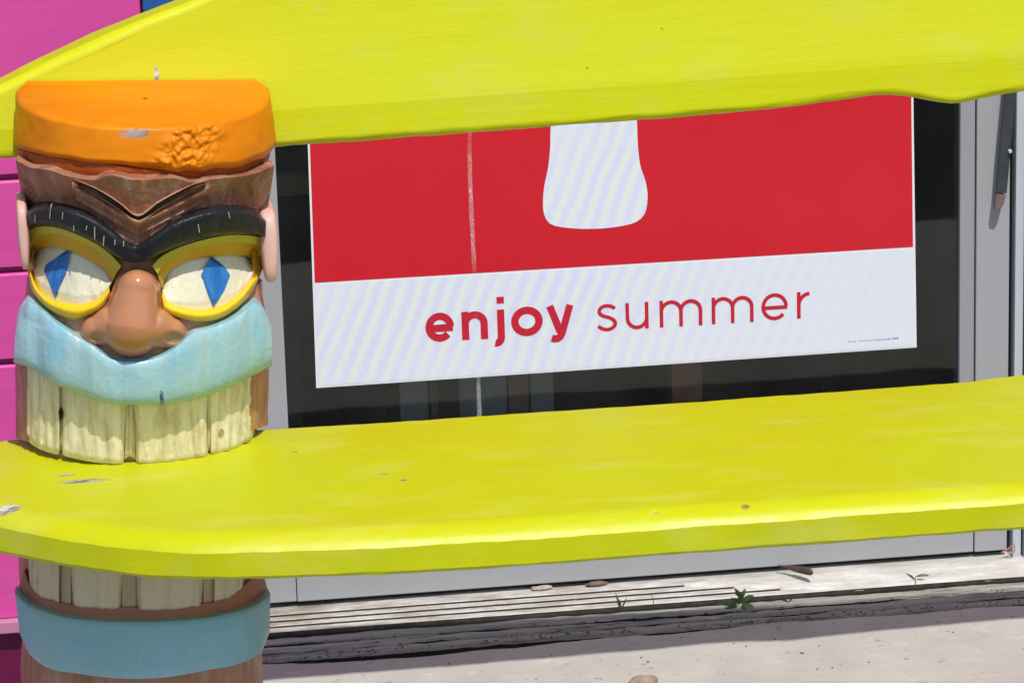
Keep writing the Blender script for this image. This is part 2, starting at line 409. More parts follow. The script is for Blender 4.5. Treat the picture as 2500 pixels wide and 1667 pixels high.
# lettering
def arc(cx, cy, rx, ry, a0, a1, n=22):
    return [(cx+rx*math.cos(R(a0+(a1-a0)*i/n)), cy+ry*math.sin(R(a0+(a1-a0)*i/n))) for i in range(n+1)]
def glyph(ch, w):
    h = w/2
    if ch == 'e':
        r = 0.5-h; W = 1.0
        return W, [arc(.5, .5, r, r+0.0, 0, 318), [(h*1.1, .47), (1-h*0.35, .47)]]
    if ch == 'o': return 1.06, [arc(.53, .5, .53-h, .5-h, 0, 360, 40)]
    if ch == 'n':
        W = .90
        return W, [[(h, 0), (h, 1)], [(h, .55)]+arc(W/2, .56, W/2-h, .44-h, 180, 0, 20)+[(W-h, 0)]]
    if ch == 'u':
        W = .86
        return W, [[(W-h, 1), (W-h, 0)], [(h, 1)]+arc(W/2, .44, W/2-h, .44-h, 180, 360, 20)+[(W-h, .5)]]
    if ch == 'm':
        W = 1.60; q = (W-w)/2
        return W, [[(h, 0), (h, 1)], [(h, .5)]+arc(h+q/2, .58, q/2, .42-h, 180, 0, 18)+[(h+q, 0)],
                   [(h+q, .5)]+arc(h+1.5*q, .58, q/2, .42-h, 180, 0, 18)+[(h+2*q, 0)]]
    if ch == 'r': return .50, [[(h, 0), (h, 1)], [(h, .45)]+arc(.50, .50, .5-h, .5-h, 178, 95, 10)]
    if ch == 'j': return .42, [[(.42-h, 1), (.42-h, 0.02)]+arc(.42-h-.17, 0.02, .17, .20, 0, -105, 10)[1:], [(.42-h, 1.22), (.42-h, 1.45)]]
    if ch == 'y': return .95, [[(h*1.0, 1), (.47, .07)], [(.95-h*1.0, 1), (.52, .0)]+[(.46, -.09), (.37, -.15), (.25, -.15), (.17, -.12)]]
    if ch == 's':
        p = [(.68, .82), (.58, .90), (.40, .945), (.22, .91), (.115, .80), (.13, .66), (.28, .56), (.46, .50), (.62, .40), (.685, .26), (.60, .12), (.42, .055), (.22, .09), (.06, .20)]
        return .75, [[tuple(q) for q in crom(p, 50)]]
redink = mat_plain('red_ink', (0.56, 0.008, 0.03, 1), 0.5, var=0.12, scale=200)
def ribbon(path, w):
    P = np.array(path, float)
    closed = np.linalg.norm(P[0]-P[-1]) < 1e-6
    vs = []
    for i in range(len(P)):
        if closed: a = P[i-1] if i > 0 else P[-2]; c_ = P[i+1] if i < len(P)-1 else P[1]
        else: a = P[max(i-1, 0)]; c_ = P[min(i+1, len(P)-1)]
        d1 = P[i]-a; d2 = c_-P[i]
        l1 = np.linalg.norm(d1); l2 = np.linalg.norm(d2)
        if l1 < 1e-9: d1 = d2
        if l2 < 1e-9: d2 = d1
        d1 = d1/np.linalg.norm(d1); d2 = d2/np.linalg.norm(d2)
        n1 = np.array([-d1[1], d1[0]]); n2 = np.array([-d2[1], d2[0]]); nn = n1+n2; nn /= np.linalg.norm(nn)
        k = 1/max(0.75, nn@n1)
        vs.append(P[i]+nn*w/2*k); vs.append(P[i]-nn*w/2*k)
    fs = [(2*i, 2*i+1, 2*i+3, 2*i+2) for i in range(len(P)-1)]
    return vs, fs
def base_y(x): return 834-(x-1075)*0.0640
word = [('e', 1040, 1110, .25, 71), ('n', 1128.5, 1192, .25, 69), ('j', 1203, 1233, .25, 69), ('o', 1249, 1326, .25, 72), ('y', 1335, 1402, .25, 70),
        ('s', 1457, 1507, .135, 65), ('u', 1528, 1584, .135, 65), ('m', 1611, 1715, .135, 65), ('m', 1738, 1840, .135, 65), ('e', 1859, 1924, .135, 66), ('r', 1946, 1979, .135, 65)]
for ch, xa, xb, w, xh in word:
    A = on_y(xa, base_y(xa), y2); B = on_y(xb, base_y(xb), y2); T = on_y(xa, base_y(xa)-xh, y2)
    W, strokes = glyph(ch, w)
    verts = []; faces = []
    hgt = T[2]-A[2]; wid = B[0]-A[0]
    for k, st in enumerate(strokes):
        vs, fs = ribbon(st, w)
        o0 = len(verts)
        for q in vs:
            u = q[0]/W
            verts.append((A[0]+wid*u, y2-0.0002*k, A[2]+(B[2]-A[2])*u+q[1]*hgt))
        faces += [tuple(i+o0 for i in f_) for f_ in fs]
    link('letter', verts, faces, redink, poster)
tiny = mat_plain('grey_print', (0.30, 0.30, 0.33, 1), 0.6)
verts = []; faces = []
x = 2071
while x < 2192:
    if 2090 < x < 2098: x = 2098
    w = random.choice((1.5, 2, 3, 4)); yb = 835-(x-2071)*0.064; hh = random.uniform(1.5, 3.0) + (2 if x > 2160 and random.random() < .5 else 0)
    q = [on_y(x, yb, y2), on_y(x+w, yb, y2), on_y(x+w, yb-hh, y2), on_y(x, yb-hh, y2)]
    o0 = len(verts); verts += q; faces.append((o0, o0+1, o0+2, o0+3)); x += w+random.choice((1, 1.5, 2.5))
link('small_print', verts, faces, tiny, poster)

# glare streak in the glass, painted as a pale strip on the pane
tb = NB('painted_glare')
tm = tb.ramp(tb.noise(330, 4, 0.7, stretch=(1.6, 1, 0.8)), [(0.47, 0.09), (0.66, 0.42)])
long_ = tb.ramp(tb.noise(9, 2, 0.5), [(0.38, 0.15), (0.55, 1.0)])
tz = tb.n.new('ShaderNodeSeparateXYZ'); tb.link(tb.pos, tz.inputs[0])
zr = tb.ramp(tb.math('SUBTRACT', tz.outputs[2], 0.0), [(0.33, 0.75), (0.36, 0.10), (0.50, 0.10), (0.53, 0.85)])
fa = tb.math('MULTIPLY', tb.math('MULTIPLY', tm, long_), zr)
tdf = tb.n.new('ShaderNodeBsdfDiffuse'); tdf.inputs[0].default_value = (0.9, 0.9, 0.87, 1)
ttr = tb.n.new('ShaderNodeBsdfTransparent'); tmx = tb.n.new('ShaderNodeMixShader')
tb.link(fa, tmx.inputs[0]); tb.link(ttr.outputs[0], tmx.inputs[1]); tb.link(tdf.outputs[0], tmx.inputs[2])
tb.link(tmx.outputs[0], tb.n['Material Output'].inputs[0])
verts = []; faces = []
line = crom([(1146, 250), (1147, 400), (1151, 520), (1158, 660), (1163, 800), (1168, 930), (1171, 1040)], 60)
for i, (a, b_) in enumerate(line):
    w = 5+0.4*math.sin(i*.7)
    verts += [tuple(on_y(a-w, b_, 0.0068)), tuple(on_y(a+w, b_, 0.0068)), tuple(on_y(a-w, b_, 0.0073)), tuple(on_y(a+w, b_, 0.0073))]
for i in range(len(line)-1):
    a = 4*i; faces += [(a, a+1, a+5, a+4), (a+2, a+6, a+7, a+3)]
tag(link('glare_strip', verts, faces, tb.m, origin=tuple(on_y(1160, 700, 0.0095))), 'thin painted glare strip running down the door glass over the poster', 'glare')
# shapes behind the glass; panels and olive board stand in for reflections
def fitting(name, px0, px1, Y, z0, z1, mt, lab, cat, depth=0.05):
    a = on_y(px0, 960, Y)[0]; b_ = on_y(px1, 960, Y)[0]
    v, f = box(a, b_, Y, Y+depth, z0, z1)
    return tag(link(name, v, f, mt, origin=((a+b_)/2, Y, z0), bevel=0.004), lab, cat)
g1 = mat_plain('grey_reflection', (0.50, 0.51, 0.52, 1), 0.5, var=0.15)
g2 = mat_plain('brown_reflection', (0.50, 0.32, 0.28, 1), 0.5, var=0.15)
g3 = mat_plain('brown_post', (0.62, 0.27, 0.16, 1), 0.6, var=0.15)
g4 = mat_plain('olive_reflection', (0.40, 0.42, 0.2, 1), 0.6, var=0.1)
refl = thing('reflection_panels', 'added grey and brown reflection panels behind the glass below the poster', 'panels', (0.45, 0.4, 0))
for a0, a1, mt in ((975, 1046, g1), (1050, 1104, g2), (1106, 1238, g1), (1241, 1292, g2), (1295, 1352, g1)):
    x0 = on_y(a0, 960, .30)[0]; x1 = on_y(a1, 960, .30)[0]
    v, f = box(x0, x1, .30, .33, 0.02, .62); link('panel', v, f, mt, refl, bevel=0.003)
v, f = box(on_y(975, 960, .33)[0], on_y(1352, 960, .33)[0], .331, .6, 0.02, .64); link('reflection_backing', v, f, g1, refl)
fitting('wooden_post', 1640, 1716, 0.28, 0.004, 1.6, g3, 'dim brown wooden post behind the glass under the poster', 'post')
oz = on_y(715, 478, 0.25)[2]; oz1 = on_y(715, 426, 0.25)[2]
v, f = box(on_y(640, 450, .25)[0], on_y(1100, 450, .25)[0], .25, .27, oz, oz1)
tag(link('reflection_board', v, f, g4, origin=(0.3, .25, oz)), 'added olive reflection board behind the glass left of the poster', 'reflection')
for sx_ in (690, 1080):  # uprights added to carry the olive stand-in board
    x0 = on_y(sx_, 450, .27)[0]
    v, f = box(x0-0.015, x0+0.015, .2705, .30, 0.004, oz1)
    tag(link('added_board_upright', v, f, inner_dark, origin=(x0, .28, 0)), 'added black upright at the %s end of the olive reflection board' % ('left' if sx_ < 800 else 'right'), 'added upright', 'added uprights behind the glass')

# ================================================================ threshold, sill boards
thr_m = NB('worn_white_threshold')
c = thr_m.mix(thr_m.ramp(thr_m.noise(30, 6, 0.7, stretch=(0.25, 1, 1)), [(0.35, 0.0), (0.7, 1.0)]), (0.66, 0.66, 0.65, 1), (0.50, 0.485, 0.45, 1))
sx = thr_m.n.new('ShaderNodeSeparateXYZ'); thr_m.link(thr_m.pos, sx.inputs[0])
wl_ = thr_m.ramp(thr_m.math('MULTIPLY', sx.outputs[0], 0.8), [(0.12, 1.0), (0.9, 0.45)])
dm = thr_m.math('MULTIPLY', thr_m.ramp(thr_m.noise(45, 7, 0.75, stretch=(0.3, 1, 1)), [(0.38, 0.0), (0.60, 1.0)]), wl_)
c = thr_m.mix(dm, c, (0.26, 0.215, 0.17, 1))
thr_mat = thr_m.finish(c, 0.5, thr_m.bump(thr_m.noise(120, 5, 0.7, stretch=(0.2, 1, 1)), 0.35, 0.002))
groove_shade = mat_plain('groove_shade', (0.07, 0.06, 0.05, 1), 0.95, var=0.6, scale=60, bump=0.5)  # groove shade painted onto the ridge fronts
th = thing('threshold', 'worn white ridged threshold under the glass door', 'threshold', (0.8, -0.03, 0))
ys = [(-0.0335, 0.0745, 0.013)]
# ridges parallel to the door
rid = [(0.05, -0.026, 0.0115), (-0.0285, -0.0425, 0.0090), (-0.0450, -0.0585, 0.0065), (-0.0610, -0.0770, 0.0040)]
xs = np.linspace(DX0+0.0, 1.40, 90)
for k, (ya, yb, z) in enumerate(rid):
    verts = []; faces = []
    for x in xs:
        fill = 0.0
        d = 0.0006*nz(x, k, 0, 22)+0.0005*nz(x, k, 7, 90)
        # the front ridges crumble away towards the right
        yb2 = yb
        zz = z
        verts += [(x, ya+d, -0.004), (x, ya+d, zz-0.0008), (x, ya+d-0.0012, zz), (x, yb2+d+0.0008, zz-0.0002), (x, yb2+d, zz-0.0010), (x, yb2+d, -0.004)]
    for i in range(len(xs)-1):
        for j in range(5):
            a = i*6+j; faces.append((a, a+1, a+7, a+6))
    faces += [tuple(range(6)), tuple(len(verts)-6+j for j in range(6))]
    ro = link('ridge' if k else 'tread', verts, faces, thr_mat, th)
    ro.data.materials.append(groove_shade)
    for p_ in ro.data.polygons:
        if abs(p_.normal.y) > 0.9 and p_.area > 0.00004 and p_.normal.y < 0: p_.material_index = 1
# paint filling the grooves on the right
verts = []; faces = []
xs2 = np.linspace(0.80, 1.40, 60)
for x in xs2:
    g = min(1, max(0, (x-0.80)/0.22)); dz = 0.0005*nz(x, 0, 3, 50)
    verts += [(x, -0.020, 0.0120+dz), (x, -0.027-0.046*g+0.003*nz(x, 2, 2, 25), 0.0120-0.0066*g+dz), (x, -0.028-0.048*g+0.003*nz(x, 2, 2, 25), 0.000)]
for i in range(len(xs2)-1):
    for j in range(2): a = i*3+j; faces.append((a, a+1, a+4, a+3))
link('paint_skin', verts, faces, thr_mat, th, smooth=True)
v, f = box(DX0, 1.40, -0.0765, 0.085, -0.05, 0.0010); link('bed', v, f, mat_plain('black_gap', (0.03, 0.028, 0.025, 1), 0.9), th)

wood = NB('weathered_wood')
gn = wood.noise(1.0, 8, 0.75, stretch=(5, 150, 150), dist=0.5)
c = wood.ramp(gn, [(0.36, (0.05, 0.043, 0.04, 1)), (0.41, (0.44, 0.41, 0.37, 1)), (0.6, (0.64, 0.60, 0.54, 1)), (0.78, (0.82, 0.77, 0.69, 1))])
c = wood.mix(wood.ramp(wood.noise(9, 4, 0.6), [(0.55, 0.0), (0.7, 0.35)]), c, (0.30, 0.31, 0.22, 1))
wood_mat = wood.finish(c, 0.9, wood.bump(gn, 1.0, 0.012))
sill = thing('sill_board', 'split weathered grey wooden sill boards in front of the white threshold', 'sill', (0.8, -0.13, 0))
soil_shade_m = mat_plain('dark_soil_and_shade', (0.03, 0.026, 0.022, 1), 1.0, var=0.5, scale=40, bump=0.8)
def rough_board(name, ya, yb, ztop, seed, amp=0.004, sag=None):
    xs = np.arange(DX0-0.05, 1.6, 0.008); verts = []; faces = []
    nT = 9
    for x in xs:
        A = ya+amp*nz(x, seed, 0, 5)+amp*0.5*nz(x, seed, 4, 28); B_ = yb+amp*nz(x, seed, 9, 4)+amp*0.6*nz(x, seed, 2, 31)
        verts.append((x, A, -0.04))
        for k in range(nT):
            t = k/(nT-1); y = A+(B_-A)*t
            e = min(t, 1-t)*2
            z = ztop-0.006*(1-min(1, e*2.2))**2+0.0022*nz(x*0.3, y*9+seed, 0, 20)+0.0012*nz(x, y*4, seed, 55)
            verts.append((x, y, z))
        verts.append((x, B_, -0.04))
    n = nT+2
    for i in range(len(xs)-1):
        for j in range(n-1): a = i*n+j; faces.append((a, a+1, a+n+1, a+n))
    bo = link(name, verts, faces, wood_mat, sill); autosmooth(bo, 50); bo.data.materials.append(soil_shade_m)
    for q_, p_ in enumerate(bo.data.polygons):
        if q_ % (n-1) == n-2: p_.material_index = 1  # front faces darkened to paint in the crack shade
    return bo
rough_board('board', -0.0805, -0.1030, -0.003, 1.3, 0.005)
rough_board('board', -0.110, -0.127, -0.006, 4.7, 0.007)
rough_board('board', -0.1285, -0.1500, -0.010, 8.1, 0.007)
v, f = box(DX0-0.06, 3.9, -0.20, -0.0785, -0.05, -0.028); link('soil_bed', v, f, soil_shade_m, sill)

# ---------------------------------------------------------------- weeds and litter
def leaf_m(n, c): return mat_plain(n, c, 0.45, var=0.35, scale=60, bump=0.2)
lg = leaf_m('leaf_green', (0.16, 0.28, 0.06, 1)); ld = leaf_m('leaf_dark', (0.085, 0.14, 0.05, 1)); lst = leaf_m('stem_brown', (0.13, 0.08, 0.05, 1))
def leaf_geo(p0, p1, w, curl, side, n=8):
    p0 = np.array(p0); p1 = np.array(p1); d = p1-p0; L = np.linalg.norm(d); d /= L
    s = np.cross(d, side); s /= np.linalg.norm(s); u = np.cross(s, d)
    verts = []
    for i in range(n+1):
        t = i/n; ww = w*math.sin(math.pi*min(1, t*0.96+0.03))**0.75
        c_ = p0+d*L*t+u*curl*L*(t*(1-t)*4)*0.5+np.array([0, 0, -curl*L*t*t*0.5])
        verts += [c_-s*ww/2+u*ww*0.18, c_, c_+s*ww/2+u*ww*0.18]
    faces = []
    for i in range(n):
        a = 3*i; faces += [(a, a+1, a+4, a+3), (a+1, a+2, a+5, a+4)]
    return verts, faces
def stem_geo(p0, p1, r, bend, n=6):
    p0 = np.array(p0); p1 = np.array(p1); verts = []; faces = []
    for i in range(n+1):
        t = i/n; c_ = p0+(p1-p0)*t+np.array(bend)*math.sin(math.pi*t)
        for k in range(5):
            a = k*2*math.pi/5; verts.append(c_+r*(1-0.5*t)*np.array([math.cos(a), math.sin(a)*0.7, 0]))
    for i in range(n):
        for k in range(5): faces.append((i*5+k, i*5+(k+1) % 5, i*5+5+(k+1) % 5, i*5+5+k))
    return verts, faces
def weed(label, base_px, Y, items, grp=None):
    """items: ('leaf'|'stem', px0, px1, width_m, curl, material)"""
    b0 = on_y(base_px[0], base_px[1], Y)
    t = thing('weed', label, 'weed', (b0[0], Y, -0.01), grp)
    for kind, a, c_, w, curl, mt in items:
        P0 = on_y(a[0], a[1], Y); P1 = on_y(c_[0], c_[1], Y-0.006+0.01*random.random())
        if kind == 'leaf': v, f = leaf_geo(P0, P0+(P1-P0)*0.85, w*0.6, curl, (0.3*random.uniform(-1, 1), -0.8, 0.6))
        else: v, f = stem_geo(P0, P1, w, (curl, 0, 0))
        link(kind, v, f, mt, t, smooth=True)
G = 'small weeds growing in the sill crack'
weed('upright green grass shoot with two blades, leftmost weed in the sill crack', (1513, 1490), -0.125,
     [('leaf', (1514, 1492), (1500, 1434), .006, .15, lg), ('leaf', (1514, 1490), (1532, 1444), .004, .35, ld), ('leaf', (1515, 1486), (1512, 1455), .005, .1, lg)], G)
weed('thin low sprig just right of the leftmost grass shoot', (1595, 1488), -0.125,
     [('stem', (1595, 1489), (1589, 1449), .0008, .002, ld), ('leaf', (1594, 1480), (1612, 1474), .004, .1, ld), ('leaf', (1593, 1482), (1577, 1478), .003, .1, ld)], G)
weed('largest bushy green weed with round leaves in the middle of the sill crack', (1810, 1478), -0.125,
     [('leaf', (1808, 1466), (1789, 1424), .012, .2, ld), ('leaf', (1810, 1462), (1822, 1427), .010, .2, lg), ('leaf', (1812, 1466), (1846, 1446), .012, .2, lg),
      ('leaf', (1812, 1474), (1848, 1487), .016, -.05, lg), ('leaf', (1810, 1478), (1822, 1494), .014, .1, lg), ('leaf', (1806, 1474), (1778, 1456), .014, .1, ld),
      ('leaf', (1802, 1478), (1742, 1470), .010, .1, ld), ('leaf', (1800, 1482), (1760, 1484), .008, .1, ld), ('stem', (1810, 1484), (1810, 1452), .0012, .002, lg),
      ('leaf', (1811, 1458), (1788, 1440), .009, .2, lg)], G)
weed('tiny low sprig between the bushy weed and the forked sprig', (1925, 1468), -0.13,
     [('leaf', (1928, 1470), (1936, 1450), .004, .2, ld), ('leaf', (1926, 1470), (1903, 1460), .005, .2, ld)], G)
weed('forked dark green sprig, rightmost weed in the sill crack', (2232, 1428), -0.10,
     [('stem', (2233, 1430), (2234, 1408), .001, .001, lg), ('leaf', (2234, 1416), (2206, 1392), .006, .15, ld), ('leaf', (2235, 1408), (2276, 1398), .007, .35, ld), ('leaf', (2236, 1414), (2262, 1414), .003, .1, ld)], G)
def lump(name, pxc, pyc, Z, rx, ry, rz, mt, label, cat, rot=0, seed=0, grp=None, tilt=0):
    c_ = on_z(pxc, pyc, Z); bm = bmesh.new(); bmesh.ops.create_icosphere(bm, subdivisions=3, radius=1)
    verts = []
    for v_ in bm.verts:
        q = Vector(v_.co); k = 1+0.35*noise.noise(q*1.6+Vector((seed, 0, 0)))+0.12*noise.noise(q*5+Vector((seed, 3, 0)))
        q = Vector((q.x*rx*k, q.y*ry*k, q.z*rz*k)); q.rotate(Matrix.Rotation(tilt, 3, 'Y')); q.rotate(Matrix.Rotation(rot, 3, 'Z'))
        verts.append((c_[0]+q.x, c_[1]+q.y, c_[2]+q.z+rz*0.7))
    faces = [tuple(v_.index for v_ in f_.verts) for f_ in bm.faces]; bm.free()
    return tag(link(name, verts, faces, mt, smooth=True, origin=tuple(c_)), label, cat, grp)
lump('wood_chip', 1322, 1437, 0.013, .018, .005, .003, mat_plain('pale_chip', (0.55, 0.45, 0.36, 1), .7, var=.5, scale=90), 'pale wood chip lying at the door gap', 'chip', 0.05, 3)
lump('dead_leaf', 1456, 1427, 0.013, .016, .006, .0035, mat_plain('brown_leaf', (0.20, 0.12, 0.10, 1), .7, var=.4, scale=90), 'small curled brown leaf lying at the door gap', 'leaf', 0.1, 8)
# dark curled pod
P0 = on_y(1900, 1386, -0.012); P1 = on_y(1984, 1402, -0.055)
verts = []; faces = []
for i in range(15):
    t = i/14; c_ = P0*(1-t)+P1*t; r = 0.0015+0.006*math.sin(min(1, t*1.05)*math.pi*0.62)**1.5
    if i == 14: r *= 0.6
    for k in range(10):
        a = k*math.pi*2/10; verts.append(c_+np.array([0, math.sin(a)*r*(1.0), math.cos(a)*r*0.8+0.004]))
for i in range(14):
    for k in range(10): faces.append((i*10+k, i*10+(k+1) % 10, i*10+10+(k+1) % 10, i*10+10+k))
faces.append(tuple(range(10))); faces.append(tuple(range(140, 150)))
tag(link('seed_pod', verts, faces, mat_plain('dark_pod', (0.085, 0.055, 0.05, 1), .55, var=.5, scale=70), smooth=True, origin=tuple(P0)), 'dark brown curled pod lying on the white threshold', 'pod')
tw = mat_plain('dry_straw', (0.42, 0.36, 0.28, 1), .8)
for a, c_, lab in (((1382, 1479), (1425, 1458), 'pale dry straw lying across the sill boards'),):
    v, f = stem_geo(on_z(a[0], a[1], 0.0), on_z(c_[0], c_[1], 0.006), .0016, (0.0, 0, .003)); tag(link('straw', v, f, tw, origin=tuple(on_z(*a, 0))), lab, 'straw')
bm = bmesh.new(); rg = random.Random(5)
for i in range(420):
    x = rg.uniform(0.1, 1.35); y = -0.155+rg.gauss(0, 0.012) if i < 260 else rg.choice((-0.107, -0.088))+rg.gauss(0, 0.006)
    if i > 380: y = rg.uniform(-0.42, -0.18)
    z = 0.0005 if y < -0.17 else -0.006
    r = rg.uniform(0.0006, 0.0022)
    m4 = Matrix.Translation((x, y, z)) @ Matrix.Rotation(rg.uniform(0, 3), 4, 'Z') @ Matrix.Diagonal((rg.uniform(1, 2.4), rg.uniform(.7, 1.2), 0.6, 1))
    bmesh.ops.create_icosphere(bm, subdivisions=1, radius=r, matrix=m4)
me = bpy.data.meshes.new('grit'); bm.to_mesh(me); bm.free(); me.materials.append(mat_plain('grit_brown', (0.20, 0.16, 0.12, 1), 0.9, var=0.7, scale=300))
gr = bpy.data.objects.new('grit', me); col.objects.link(gr); gr['kind'] = 'stuff'
gr['label'] = 'loose brown grit caught in the joints of the sill boards'; gr['category'] = 'grit'
# reddish wire loop in the door corner
wire = mat_plain('reddish_wire', (0.42, 0.18, 0.14, 1), .6)
pts = crom([(2446, 1348), (2466, 1336), (2474, 1326), (2477, 1338), (2474, 1348), (2458, 1347)], 24)
verts = []; faces = []
for i, (a, b_) in enumerate(pts):
    c_ = on_y(a, b_, -0.02)
    for k in range(6):
        an = k*math.pi/3; verts.append(c_+0.0011*np.array([math.cos(an), 0.6*math.sin(an)+0.4*math.cos(an), math.sin(an)]))
for i in range(23):
    for k in range(6): faces.append((i*6+k, i*6+(k+1) % 6, i*6+6+(k+1) % 6, i*6+6+k))
tag(link('wire_loop', verts, faces, wire, origin=tuple(on_y(2460, 1346, -0.02))), 'little reddish wire loop in the lower right door corner', 'wire')
stone = mat_plain('tan_stone', (0.36, 0.28, 0.22, 1), .9, var=.4, scale=60)
lump('pebble', 1572, 1668, 0.0, .019, .012, .007, stone, 'flat tan pebble on the concrete at the bottom edge near the middle', 'pebble', 0, 5)
#lump('pebble', 2420, 1674, 0.0, .035, .018, .006, mat_plain('pinkish_stone', (0.42, 0.30, 0.27, 1), .9, var=.3, scale=60), 'flat pinkish stone at the bottom right corner of the concrete', 'pebble', 0.2, 15)

# ================================================================ BENCH
YB = -0.80                                  # front plane of the backrest at its lower edge
DZ = 0.056
ZS = float(on_y(1250, 1015, YB-0.06)[2])    # seat top
LEAN = math.tan(R(4))
bench = thing('tiki_bench', 'yellow-green wooden bench with a carved painted tiki head post', 'bench', (0.5, -0.8, 0.0))

def px(x, y): return (x, y)
chip_w = (0.62, 0.60, 0.52, 1); chip_g = (0.36, 0.34, 0.30, 1)
seat_m = mat_paint('yellow_seat_paint', YEL1, YEL2, rough=0.38, spec=0.30, wear=(0.36, 0.34, 0.06, 1), wear_amt=0.45, streak=0.10, scale=5, stretch=(0.6, 1.6, 1), grain=(3, 60, 60), bump=0.2, c3=YEL3,
    chips=[(tuple(on_z(206, 1174, ZS)), (.030, .0035*2.2, .01), chip_g), (tuple(on_z(160, 1160, ZS)), (.012, .004, .01), chip_g),
           (tuple(on_z(12, 1240, ZS)), (.022, .013, .01), chip_w), (tuple(on_z(985, 1171, ZS)), (.0045, .004, .01), chip_g),
           (tuple(on_z(935, 1157, ZS)), (.008, .0016, .01), chip_g),
           (tuple(on_z(301, 1376, ZS-.03)), (.0028, .012, .018), (0.10, 0.09, 0.01, 1)), (tuple(on_z(1600, 1254, ZS-.005)), (.010, .005, .004), (0.75, 0.75, 0.35, 1)),
           (tuple(on_z(720, 1102, ZS)), (.004, .0025, .01), (0.4, 0.35, 0.05, 1)),
           (tuple(on_z(2135, 1248, ZS-.005)), (.012, .006, .006), chip_g), (tuple(on_z(1820, 1240, ZS-.005)), (.007, .006, .006), (0.5, 0.4, 0.1, 1))])
back_m = mat_paint('yellow_backrest_paint', (0.60, 0.64, 0.003, 1), (0.63, 0.62, 0.003, 1), rough=0.34, spec=0.42, wear=(0.44, 0.46, 0.03, 1), wear_amt=0.35, streak=0.08, scale=3.5, stretch=(0.7, 1, 1.3), grain=(4, 60, 110), bump=0.16, c3=(0.61, 0.63, 0.05, 1),
    chips=[(tuple(on_y(776, 12, YB+.03)), (.016, .02, .009), chip_w), (tuple(on_y(382, 180, YB+.013)), (.0035, .02, .012), chip_w),
           (tuple(on_y(1428, 160, YB+.02)), (.003, .02, .003), (0.45, 0.42, 0.03, 1)), (tuple(on_y(1612, 66, YB+.02)), (.003, .02, .002), (0.5, 0.4, 0.03, 1))])

def extruded_outline(name, outline, front_fn, thick, mt, parent, rad, axis, seg=6):
    """outline: closed list of 2-D points (x,q). axis 'y': board standing (q=z, thickness along y);
    axis 'z': board lying (q=y, thickness along z, top at front_fn). Edges rolled with radius rad (front/top edge)."""
    P = np.array(outline, float); n = len(P)
    area = 0.5*np.sum(P[:, 0]*np.roll(P[:, 1], -1)-np.roll(P[:, 0], -1)*P[:, 1])
    if area < 0: P = P[::-1].copy()
    T = np.roll(P, -1, 0)-np.roll(P, 1, 0); T /= np.linalg.norm(T, axis=1)[:, None]
    Nn = np.stack([-T[:, 1], T[:, 0]], 1)          # inward
    # profile: list of (inset, depth)
    prof = []
    r1, r2 = rad
    A_ = R(62)
    prof = [(r1*(1-math.sin(A_*k/8)/math.sin(A_))*1.15, r2*(1-math.cos(A_*k/8))/(1-math.cos(A_))) for k in range(9)]
    prof.append((0.0, thick-0.004)); prof.append((0.003, thick))
    verts = []
    for k_, (ins, dep0) in enumerate(prof):
        for j in range(n):
            wj = 1.0 if axis == 'y' else 0.2+0.8*min(1, max(0, Nn[j][1]*1.5+0.6))
            q = P[j]+Nn[j]*ins*wj
            dep = dep0*wj if k_ < 9 else dep0
            w = 0.0012*nz(q[0], q[1], dep*9, 12)+0.0008*nz(q[0], q[1], dep*9, 40)
            if axis == 'y': verts.append((q[0], front_fn(q[0], q[1])+dep+w, q[1]+w))
            else: verts.append((q[0], q[1]+w, front_fn(q[0], q[1])-dep+w*0.7))
    faces = []
    m_ = len(prof)
    for k in range(m_-1):
        for j in range(n): faces.append((k*n+j, k*n+(j+1) % n, (k+1)*n+(j+1) % n, (k+1)*n+j))
    faces.append(tuple(range(n))[::-1]); faces.append(tuple((m_-1)*n+j for j in range(n)))
    o = link(name, verts, faces, mt, parent)
    autosmooth(o, 17)
    return o

# backrest outline in (X,Z) on the leaning plane
def on_back(a, b_):
    d = rays(a, b_); # plane: y = YB + (z-0.88-DZ)*LEAN
    t = (YB+(CP[2]-0.88-DZ)*LEAN-CP[1])/(d[1]-d[2]*LEAN); P = CP+t*d; return (P[0], P[2])
bot = [on_back(a, b_) for a, b_ in [(0, 390), (28, 389), (340, 377), (680, 363), (1233, 322), (1552, 298), (1807, 278), (1900, 269), (2032, 250), (2147, 237), (2221, 241), (2302, 254), (2342, 256), (2399, 246), (2500, 228)]]
topf = [on_back(a, b_) for a, b_ in [(0, 212), (90, 166), (185, 122), (346, 52), (470, 5)]]
xl = bot[0][0]-0.20
top = topf + [(0.13, 1.128), (0.24, 1.138), (0.40, 1.136), (0.6, 1.124), (0.8, 1.108), (1.05, 1.092), (1.3, 1.082), (1.55, 1.075), (1.75, 1.065), (1.95, 1.05)]
out = [(xl+0.03, .887+DZ)] + bot + [(1.35, .892+DZ), (1.6, .885+DZ), (1.9, .889+DZ)]
right = [(2.06, .99), (2.07, 1.03)]
left = [(xl-0.012, .90+DZ), (xl+0.01, .925+DZ), (-0.30, .945+DZ)]
ring = np.vstack([crom(out, 150), crom([out[-1]]+right+[top[-1]], 14)[1:-1], crom(top[::-1], 120), crom([top[0]]+left[::-1]+[out[0]], 24)[1:-1]])
backrest = extruded_outline('backrest', ring, lambda x, z: YB+(z-0.88-DZ)*LEAN, 0.05, back_m, bench, (0.010, 0.009), 'y')
BACK_Z0 = 0.88

